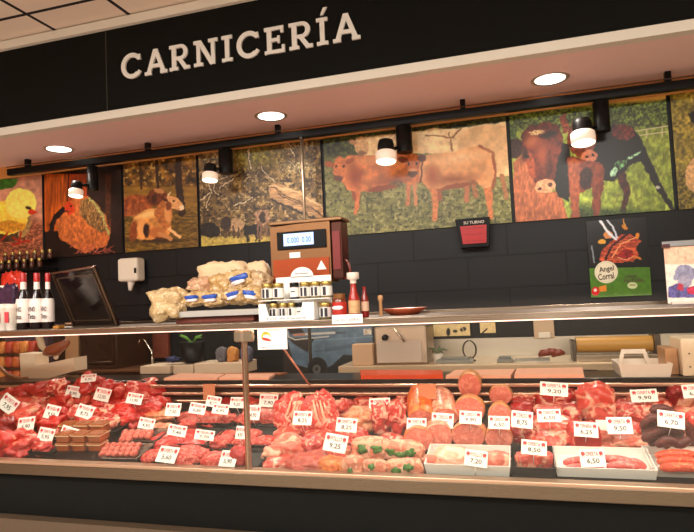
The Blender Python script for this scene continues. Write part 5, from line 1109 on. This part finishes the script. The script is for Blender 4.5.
# hams and loaves: axis towards the viewer, cut face in front
def ham(x0, y0, x1, y1, lab, skin, face, name='ham', base=None, ln=.11, pitch=.0, yaw=0, flat=.0, Y=None, nf=0):
    xm = (x0+x1)/2; Yb = Y if Y else deckY(xm, base if base else y1); s = Yb/ray(xm, (y0+y1)/2).y
    rx = (x1-x0)/2*s; rz = (y1-y0)/2*s; P = atY(xm, (y0+y1)/2, Yb); SD[0] += 1
    t = thing(name, lab, 'ham', P, 0, None); t.rotation_euler = (pitch, 0, yaw)
    n = 36; vs = []; fs = []; prof = [(0, .97), (.004, 1), (ln*.3, 1.03), (ln*.7, 1.0), (ln*.92, .8), (ln, .35)]
    def rad(a, k): return 1+.05*mn.noise(Vector((math.cos(a)*1.3, math.sin(a)*1.3, k*2+SD[0])))
    def pt(a, y, k): 
        e = 2.0+flat*2; c, s2 = math.cos(a), math.sin(a); q = (abs(c)**e+abs(s2)**e)**(-1/e)*k*rad(a, y*3)
        return (rx*c*q, y, rz*s2*q)
    for y, k in prof:
        for i in range(n): vs.append(pt(2*PI*i/n, y, k))
    for j in range(len(prof)-1):
        for i in range(n): fs.append((j*n+i, j*n+(i+1) % n, (j+1)*n+(i+1) % n, (j+1)*n+i))
    fs.append(tuple((len(prof)-1)*n+i for i in range(n)))
    MB().add(vs, fs, True).build('rind', skin, t)
    v2 = []; 
    for k, y in ((.955, -.0015), (.6, -.003), (.25, -.004)):
        for i in range(n): v2.append(pt(2*PI*i/n, y, k))
    f2 = [(j*n+i, j*n+(i+1) % n, (j+1)*n+(i+1) % n, (j+1)*n+i) for j in range(2) for i in range(n)]+[tuple(2*n+i for i in range(n))]
    MB().add(v2, f2, True).build('cut_face', face, t); return t
ham(451, 423, 485, 449, 'biggest pink ham with a round cut face, bottom of the tall stack', HS, HK, ln=.13)
ham(454, 397, 484, 425, 'pink ham in the middle of the tall stack', HS, HK, ln=.13, base=427)
ham(458, 373, 481, 399, 'ham end on top of the tall stack, highest of all the hams', HS, HK, ln=.10, base=404, pitch=.15)
ham(485, 427, 512, 450, 'bottom ham of the right stack with a pink cut face', HS, HK, ln=.12)
ham(488, 404, 511, 429, 'middle ham of the right stack behind a price card', HS, HK, ln=.12, base=430)
ham(489, 386, 512, 405, 'small round ham on top of the right stack', HS, HK, ln=.10, base=408)
ham(426, 424, 452, 450, 'lower pale turkey loaf left of the biggest ham', CK, HK, ln=.15, yaw=.18, flat=.2)
ham(432, 407, 458, 428, 'upper pale turkey loaf left of the ham stack', CK, HK, ln=.22, base=430, yaw=.2, pitch=.36)
ham(404, 428, 434, 452, 'lower orange-rind loaf above the chicken rolls', OS, HK, ln=.15, yaw=.15)
ham(408, 408, 434, 430, 'upper orange-rind loaf behind the 5,99 card', OS, HK, ln=.24, base=432, yaw=.18, pitch=.42)
# pink breast tray
piece(436, 447, 466, 464, meat('breast_pale', (236, 184, 156), (250, 212, 190), .55, 10, dark=.08), 'pale smooth chicken breast in the front white tray', 'chicken_breast', amp=.12, base=470); piece(424, 453, 444, 467, F2, 'pale fillet at the left end of the front white tray', 'chicken_breast', amp=.15, base=470)
piece(452, 455, 490, 468, F2, 'pink fillet behind the 7,20 card in the front white tray', 'chicken_breast', amp=.12, base=472); piece(484, 452, 510, 468, F2, 'flat pink fillet at the right end of the front white tray', 'chicken_breast', amp=.08, base=472)
piece(517, 453, 537, 471, F1, 'left raw roast piece in the front black tray', boxy=.4, amp=.12, base=473); piece(535, 452, 552, 470, F1, 'right raw roast piece in the front black tray', boxy=.4, amp=.12, base=472)
# right cuts
Rt = [
 (510, 394, 536, 410, F3, 'red cut with fat edge right of the hams, upper'), (512, 403, 534, 420, R1, 'red cut under the fat-edged one right of the hams'), (511, 422, 536, 446, F3, 'bony red cut below the 8,75 card'),
 (536, 387, 578, 411, F3, 'large marbled steak beneath the topmost card at right'), (552, 402, 582, 422, F3, 'round tied cut with marbled face right of the 6,50 card'), (536, 404, 560, 424, F1, 'pale pork loin behind the 6,50 card'),
 (533, 418, 571, 436, F1, 'upper folded pork loin in the right middle'), (534, 430, 568, 450, F1, 'lower folded pork loin in the right middle'), (570, 423, 598, 451, R2, 'blocky red roast behind the 6,25 card'),
 (578, 385, 612, 421, F1, 'tall wedge-shaped cut of red pork leaning at the back right'), (600, 396, 616, 420, F1, 'pink cut at the right foot of the tall wedge'),
 (668, 386, 686, 403, R3, 'dark red knob of meat at the back right corner'), (676, 394, 700, 410, F2, 'upper pale pork block at the right edge'), (676, 406, 702, 420, F2, 'lower pale pork block at the right edge'),
 (686, 414, 704, 447, F4, 'knobbly ribs at the right edge of the middle row')]
for q_ in Rt: piece(*q_[:5], q_[5], boxy=.2 if 'block' not in q_[5] else .6, amp=.2 if 'block' not in q_[5] else .08)
for i, (x0, y0, x1, y1) in enumerate(((616, 400, 648, 420), (640, 398, 668, 418))):
    piece(x0, y0, x1, y1, F4, ('left', 'right')[i]+' flat slab of ribs at the back right', 'pork_ribs', boxy=.5, amp=.12, freq=2.2)
for i, (x0, y0, x1, y1) in enumerate(((594, 432, 612, 449), (606, 428, 624, 442), (612, 436, 632, 450), (622, 424, 640, 438), (626, 436, 646, 450))):
    piece(x0, y0, x1, y1, F4 if i % 2 else F2, 'chunk of fatty bacon, %s of the bacon pile' % ('far left', 'upper left', 'centre', 'upper right', 'far right')[i], 'bacon_chunk', boxy=.3, amp=.2, grp='fatty bacon chunks')
def sausage(pts, rad, m_, lab, Y, name='sausage', grp=None, lifts=0):
    P = [atY(x, y, Y+(lifts*i if lifts else 0)) for i, (x, y) in enumerate(pts)]; c = P[len(P)//2]
    out = []
    for i in range(len(P)-1):
        p0 = P[max(i-1, 0)]; p1 = P[i]; p2 = P[i+1]; p3 = P[min(i+2, len(P)-1)]
        for k in range(4): u = k/4; out.append(.5*((2*p1)+(p2-p0)*u+(2*p0-5*p1+4*p2-p3)*u*u+(3*p1-p0-3*p2+p3)*u**3)-c)
    out.append(P[-1]-c); n = len(out); rr = [rad*(.45 if i in (0, n-1) else .8 if i in (1, n-2) else 1) for i in range(n)]
    return tag(MB().tube(out, rr, 14).build(name, m_, None, c), lab, 'sausage', grp)
for i, (pts, Y, wd) in enumerate((([(641, 428), (652, 418), (662, 424), (660, 438), (648, 444)], 2.36, 'curling at the left'), ([(656, 446), (668, 440), (680, 444), (690, 438)], 2.30, 'lying lowest along the front'), ([(650, 412), (662, 408), (676, 416), (688, 428)], 2.44, 'highest across the pile'), ([(642, 440), (654, 434), (668, 430), (684, 434)], 2.33, 'crossing the middle'), ([(664, 448), (674, 434), (672, 422)], 2.36, 'standing upright in the middle'), ([(680, 420), (690, 430), (692, 444)], 2.38, 'bending down at the right'))):
    sausage(pts, .0165, BK, 'thick dark blood sausage '+wd, Y, 'blood_sausage', 'dark blood sausages')
for i, (pts, wd) in enumerate((([(563, 463), (580, 460), (598, 461)], 'at the left back'), ([(566, 468), (586, 467), (604, 466)], 'at the left front'), ([(598, 459), (616, 459), (634, 462)], 'in the middle back'), ([(606, 467), (622, 465), (640, 467)], 'at the right front'), ([(616, 462), (634, 462), (646, 468)], 'at the right end'))):
    sausage(pts, .014, PK, 'pink fresh sausage '+wd+' of the white tray', (2.285, 2.245, 2.29, 2.245, 2.265)[i], 'fresh_sausage', 'pink sausages in the white tray')
for i, (pts, wd) in enumerate((([(655, 456), (676, 454), (700, 456)], 'behind'), ([(657, 462), (678, 460), (700, 463)], 'in the middle'), ([(660, 468), (680, 467), (702, 468)], 'in front'))):
    sausage(pts, .016, OR, 'orange-red cured sausage '+wd+' in the corner tray', (2.28, 2.25, 2.215)[i], 'chorizo', 'orange sausages in the corner tray')
# flat white papers between cuts
for (x0, y0, x1, y1, Y, lab) in ((596, 420, 610, 432, 2.50, 'blank white slip beside the 9,50 card'), (203, 384, 215, 400, 2.80, 'small pinkish card leaning on the rear grille left of the post'), (418, 384, 436, 399, 2.66, 'clear pale label on the upper orange loaf')):
    X0, X1, Z0, Z1 = rect(x0, y0, x1, y1, Y)
    tag(MB().box(-(X1-X0)/2, (X1-X0)/2, 0, .0015, 0, Z1-Z0).build('paper_slip', mat('slip_pink', (206, 132, 96), .5) if x0 < 500 else MT['card'], None, ((X0+X1)/2, Y, Z0)), lab, 'card')
# ---------------------------------------------------------------- price cards
card_meshes = {}
def card(x0, y0, x1, y1, price, lab, base=None, roll_=0, Y=None):
    xm = (x0+x1)/2; ym = (y0+y1)/2; Yc_ = Y if Y else deckY(xm, base if base else y1+9)-.012
    Yc_ = max(2.185, Yc_)
    P = atY(xm, ym, Yc_); s = Yc_/ray(xm, ym).y; w = (x1-x0)*s*.94; h = (y1-y0)*s*.97
    t = thing('price_card', lab, 'price card', P, 0, 'price cards'); t.rotation_euler = (-.35-max(0, 2.32-Yc_)*2.2, roll_+.03, .0)
    MB().box(-w/2, w/2, 0, .0014, -h/2, h/2).build('card', MT['card'], t)
    mb = MB(); random.seed(int(x0*7+y0))
    for sx_ in (-1, 1):     # small pig-like marks in the upper corners
        cx, cz = sx_*w*.36, h*.26
        mb.prism([(cx+w*.085*math.cos(a*PI/5), cz+h*.12*math.sin(a*PI/5)) for a in range(10)], -.0008, 0)
        for d in (-.04, .04): mb.prism([(cx+w*(d-.012), cz-h*.2), (cx+w*(d+.012), cz-h*.2), (cx+w*(d+.012), cz), (cx+w*(d-.012), cz)], -.0008, 0)
    mb.build('red_mark', MT['redink'], t)
    mb = MB(); text_at(mb, lab_word(lab), -w*.25, w*.25, h*.10, h*.36, -.0008); mb.build('product_name', MT['redink'], t)
    mb = MB(); text_at(mb, price, -w*.24, w*.26, -h*.36, -h*.02, -.0008); mb.build('price', MT['ink'], t)
    zb_ = (deckz(Yc_)-P.z)
    MB().tube([(0, .002, -h/2+.004), (0, .045, -h/2-.022)], .0012, 6).build('pin', MT['card'], t)
def lab_word(l):
    return 'CERDO' if 'pork' in l or 'ham' in l else 'POLLO' if 'chicken' in l else 'TERNERA' if 'red' in l or 'heap' in l else 'OFERTA'
TG = [
 (79, 374, 98, 382, '9,95', 'card lying almost flat on the crown of the left heap', 396, -.1), (64, 386, 83, 397, '8,90', 'card left of the heap crown, upper row', 408, .1), (93, 388, 112, 401, '12,50', 'card on the heap below the crown to the right', 412, .15),
 (125, 393, 144, 404, '11,90', 'card on the marbled steak side of the heap', 420, .1), (-2, 396, 19, 412, '7,95', 'card at the left border of the photo', 420, .5), (43, 405, 61, 419, '9,50', 'card in the heap centre left', 428, .15),
 (75, 405, 95, 418, '8,75', 'card in the heap centre above the diced meat', 426, .2), (15, 417, 37, 431, '6,90', 'card in the lower left of the heap', 438, -.15), (36, 428, 56, 441, '5,95', 'card above the front left black tray', 446, .1), (58, 427, 80, 441, '4,50', 'card without much writing above the amber tubs', 447, .2),
 (137, 418, 156, 429, '4,95', 'card above the upper meatball tray', 432, .1), (164, 403, 182, 416, '7,50', 'card on the tan breaded cutlets', 426, 0), (188, 403, 207, 414, '6,80', 'card at the left of the red mince tray', 429, .1),
 (205, 396, 222, 407, '8,20', 'card at the back above the red mince tray', 420, .1), (211, 404, 230, 414, '6,95', 'card at the right of the red mince tray', 428, .05), (229, 397, 245, 408, '9,20', 'card at the back just left of the post', 420, 0),
 (166, 425, 188, 436, '7,40', 'card on the red steaks in the middle tray', 450, .1), (193, 430, 216, 440, '7,70', 'card at the right end of the red steaks', 450, .05), (235, 426, 246, 439, '8,50', 'narrow card half hidden by the glass post, middle', 450, .0),
 (156, 446, 179, 463, '5,60', 'tall card on the front left mince mounds', 468, .05), (219, 450, 238, 467, '5,90', 'pinkish card in front of the mince at the post foot', 470, 0),
 (258, 394, 279, 407, '7,90', 'card at the left end of the long pale tray', 414, .0), (246, 405, 261, 420, '4,90', 'card just right of the post on the red strips', 428, 0), (292, 411, 313, 425, '8,25', 'card on the left lamb rib section', 440, 0), 
 (335, 418, 358, 432, '8,25', 'card below the round orange-fleshed roll', 440, .03), (323, 434, 348, 452, '9,25', 'tilted card on the pieces left of the chicken rolls', 464, .12), (368, 398, 391, 410, '6,90', 'card on the knobbly trimmings at the back right of centre', 424, -.08),
 (406, 418, 427, 432, '5,99', 'card on the orange-rind loaf', 445, -.02), (431, 413, 454, 428, '5,95', 'card on the turkey loaf beside the ham stack', 440, .03), (459, 411, 482, 424, '9,90', 'card between middle and biggest ham of the tall stack', 450, .02), (488, 416, 510, 429, '6,50', 'card on the right ham stack', 452, 0),
 (464, 450, 488, 467, '7,20', 'card in the front white chicken tray', 476, .08), (540, 382, 568, 396, '9,20', 'double card topmost at right of centre', 428, .05), (511, 411, 533, 428, '8,75', 'card on the bony red cut right of the hams', 448, .08), (537, 409, 561, 422, '6,50', 'card on the folded pork loin', 446, -.06),
 (521, 440, 547, 455, '8,50', 'card above the front black tray of roast pieces', 474, .06), (574, 422, 598, 437, '6,25', 'card on the blocky red roast', 452, .03), (580, 449, 605, 467, '6,50', 'card in the white tray of pink sausages', 476, -.08),
 (631, 389, 657, 402, '9,90', 'card above the flat slab of ribs at the back right', 420, -.08), (658, 411, 684, 428, '6,70', 'card on the dark blood sausages', 470, .1), (607, 417, 632, 434, '9,50', 'card on the fatty bacon pile', 450, -.05), (683, 384, 706, 398, '6,90', 'card at the right border above the pale pork blocks', 422, -.1)]
for x0, y0, x1, y1, pr, lab, base, rl_ in TG: card(x0, y0, x1, y1, pr, 'white price '+lab, base, rl_)

# details that belong to a part become its sub-parts
SUB = {('price_card', 'price'): 'card', ('price_card', 'product_name'): 'card', ('price_card', 'red_mark'): 'card', ('weighing_scale', 'digits'): 'display', ('weighing_scale', 'display'): 'head',
       ('weighing_scale', 'display_bezel'): 'head', ('weighing_scale', 'warning_label'): 'lower_panel', ('weighing_scale', 'red_panel'): 'side_body', ('jar', 'label_print'): 'label', ('bottle', 'lettering'): 'label',
       ('steel_oven', 'handle'): 'door', ('number_display', 'display_segment'): 'screen', ('number_display', 'lettering'): 'housing', ('meat_poster', 'lettering'): 'printed_sheet', ('van_picture', 'lettering'): 'printed_sheet',
       ('price_strip', 'lettering'): 'paper', ('slicing_machine', 'knob'): 'body', ('jar_box', 'header_lettering'): 'header_card', ('jar_box', 'lettering'): 'front_panel', ('track_spotlight', 'lamp_face'): 'head', ('white_machine', 'screw'): 'front_housing', ('cup', 'print'): 'cup_body'}
del SUB[('weighing_scale', 'display')]
for root in [o for o in bpy.data.objects if o.parent is None and o.type == 'EMPTY']:
    rn = root.name.split('.')[0]; ch = {c.name.split('.')[0]: c for c in root.children}
    for c in list(root.children):
        pn = SUB.get((rn, c.name.split('.')[0]))
        if pn and pn in ch: c.parent = ch[pn]
# ---------------------------------------------------------------- shop lighting behind the viewer, in the ceiling grid
for lx, ly in ((-3.6, -.9), (-1.4, -.9), (1.0, -.9), (-3.6, -2.9), (-1.4, -2.9), (1.0, -2.9)):
    area((lx, ly, ZCEIL-.03), (lx, ly+.05, 0), 80, 1.2, .6, (1, .97, .91))
fl_ = bpy.data.lights.new('point_light', 'POINT'); fl_.energy = 2.2; fl_.color = (1, .96, .9); fl_.shadow_soft_size = .04
fo = bpy.data.objects.new('point_light', fl_); C.objects.link(fo); fo.location = (.21, -.1, 1.40)      # a small lamp beside the viewer, mirrored in the steel edges
w = bpy.data.worlds.new('world'); scene.world = w; w.use_nodes = True
bg = w.node_tree.nodes['Background']; bg.inputs[0].default_value = (1, .84, .72, 1); bg.inputs[1].default_value = .50
scene.view_settings.view_transform = 'Standard'; scene.view_settings.look = 'None'; scene.view_settings.gamma = 1; scene.view_settings.exposure = .45
scene.view_settings.use_curve_mapping = False
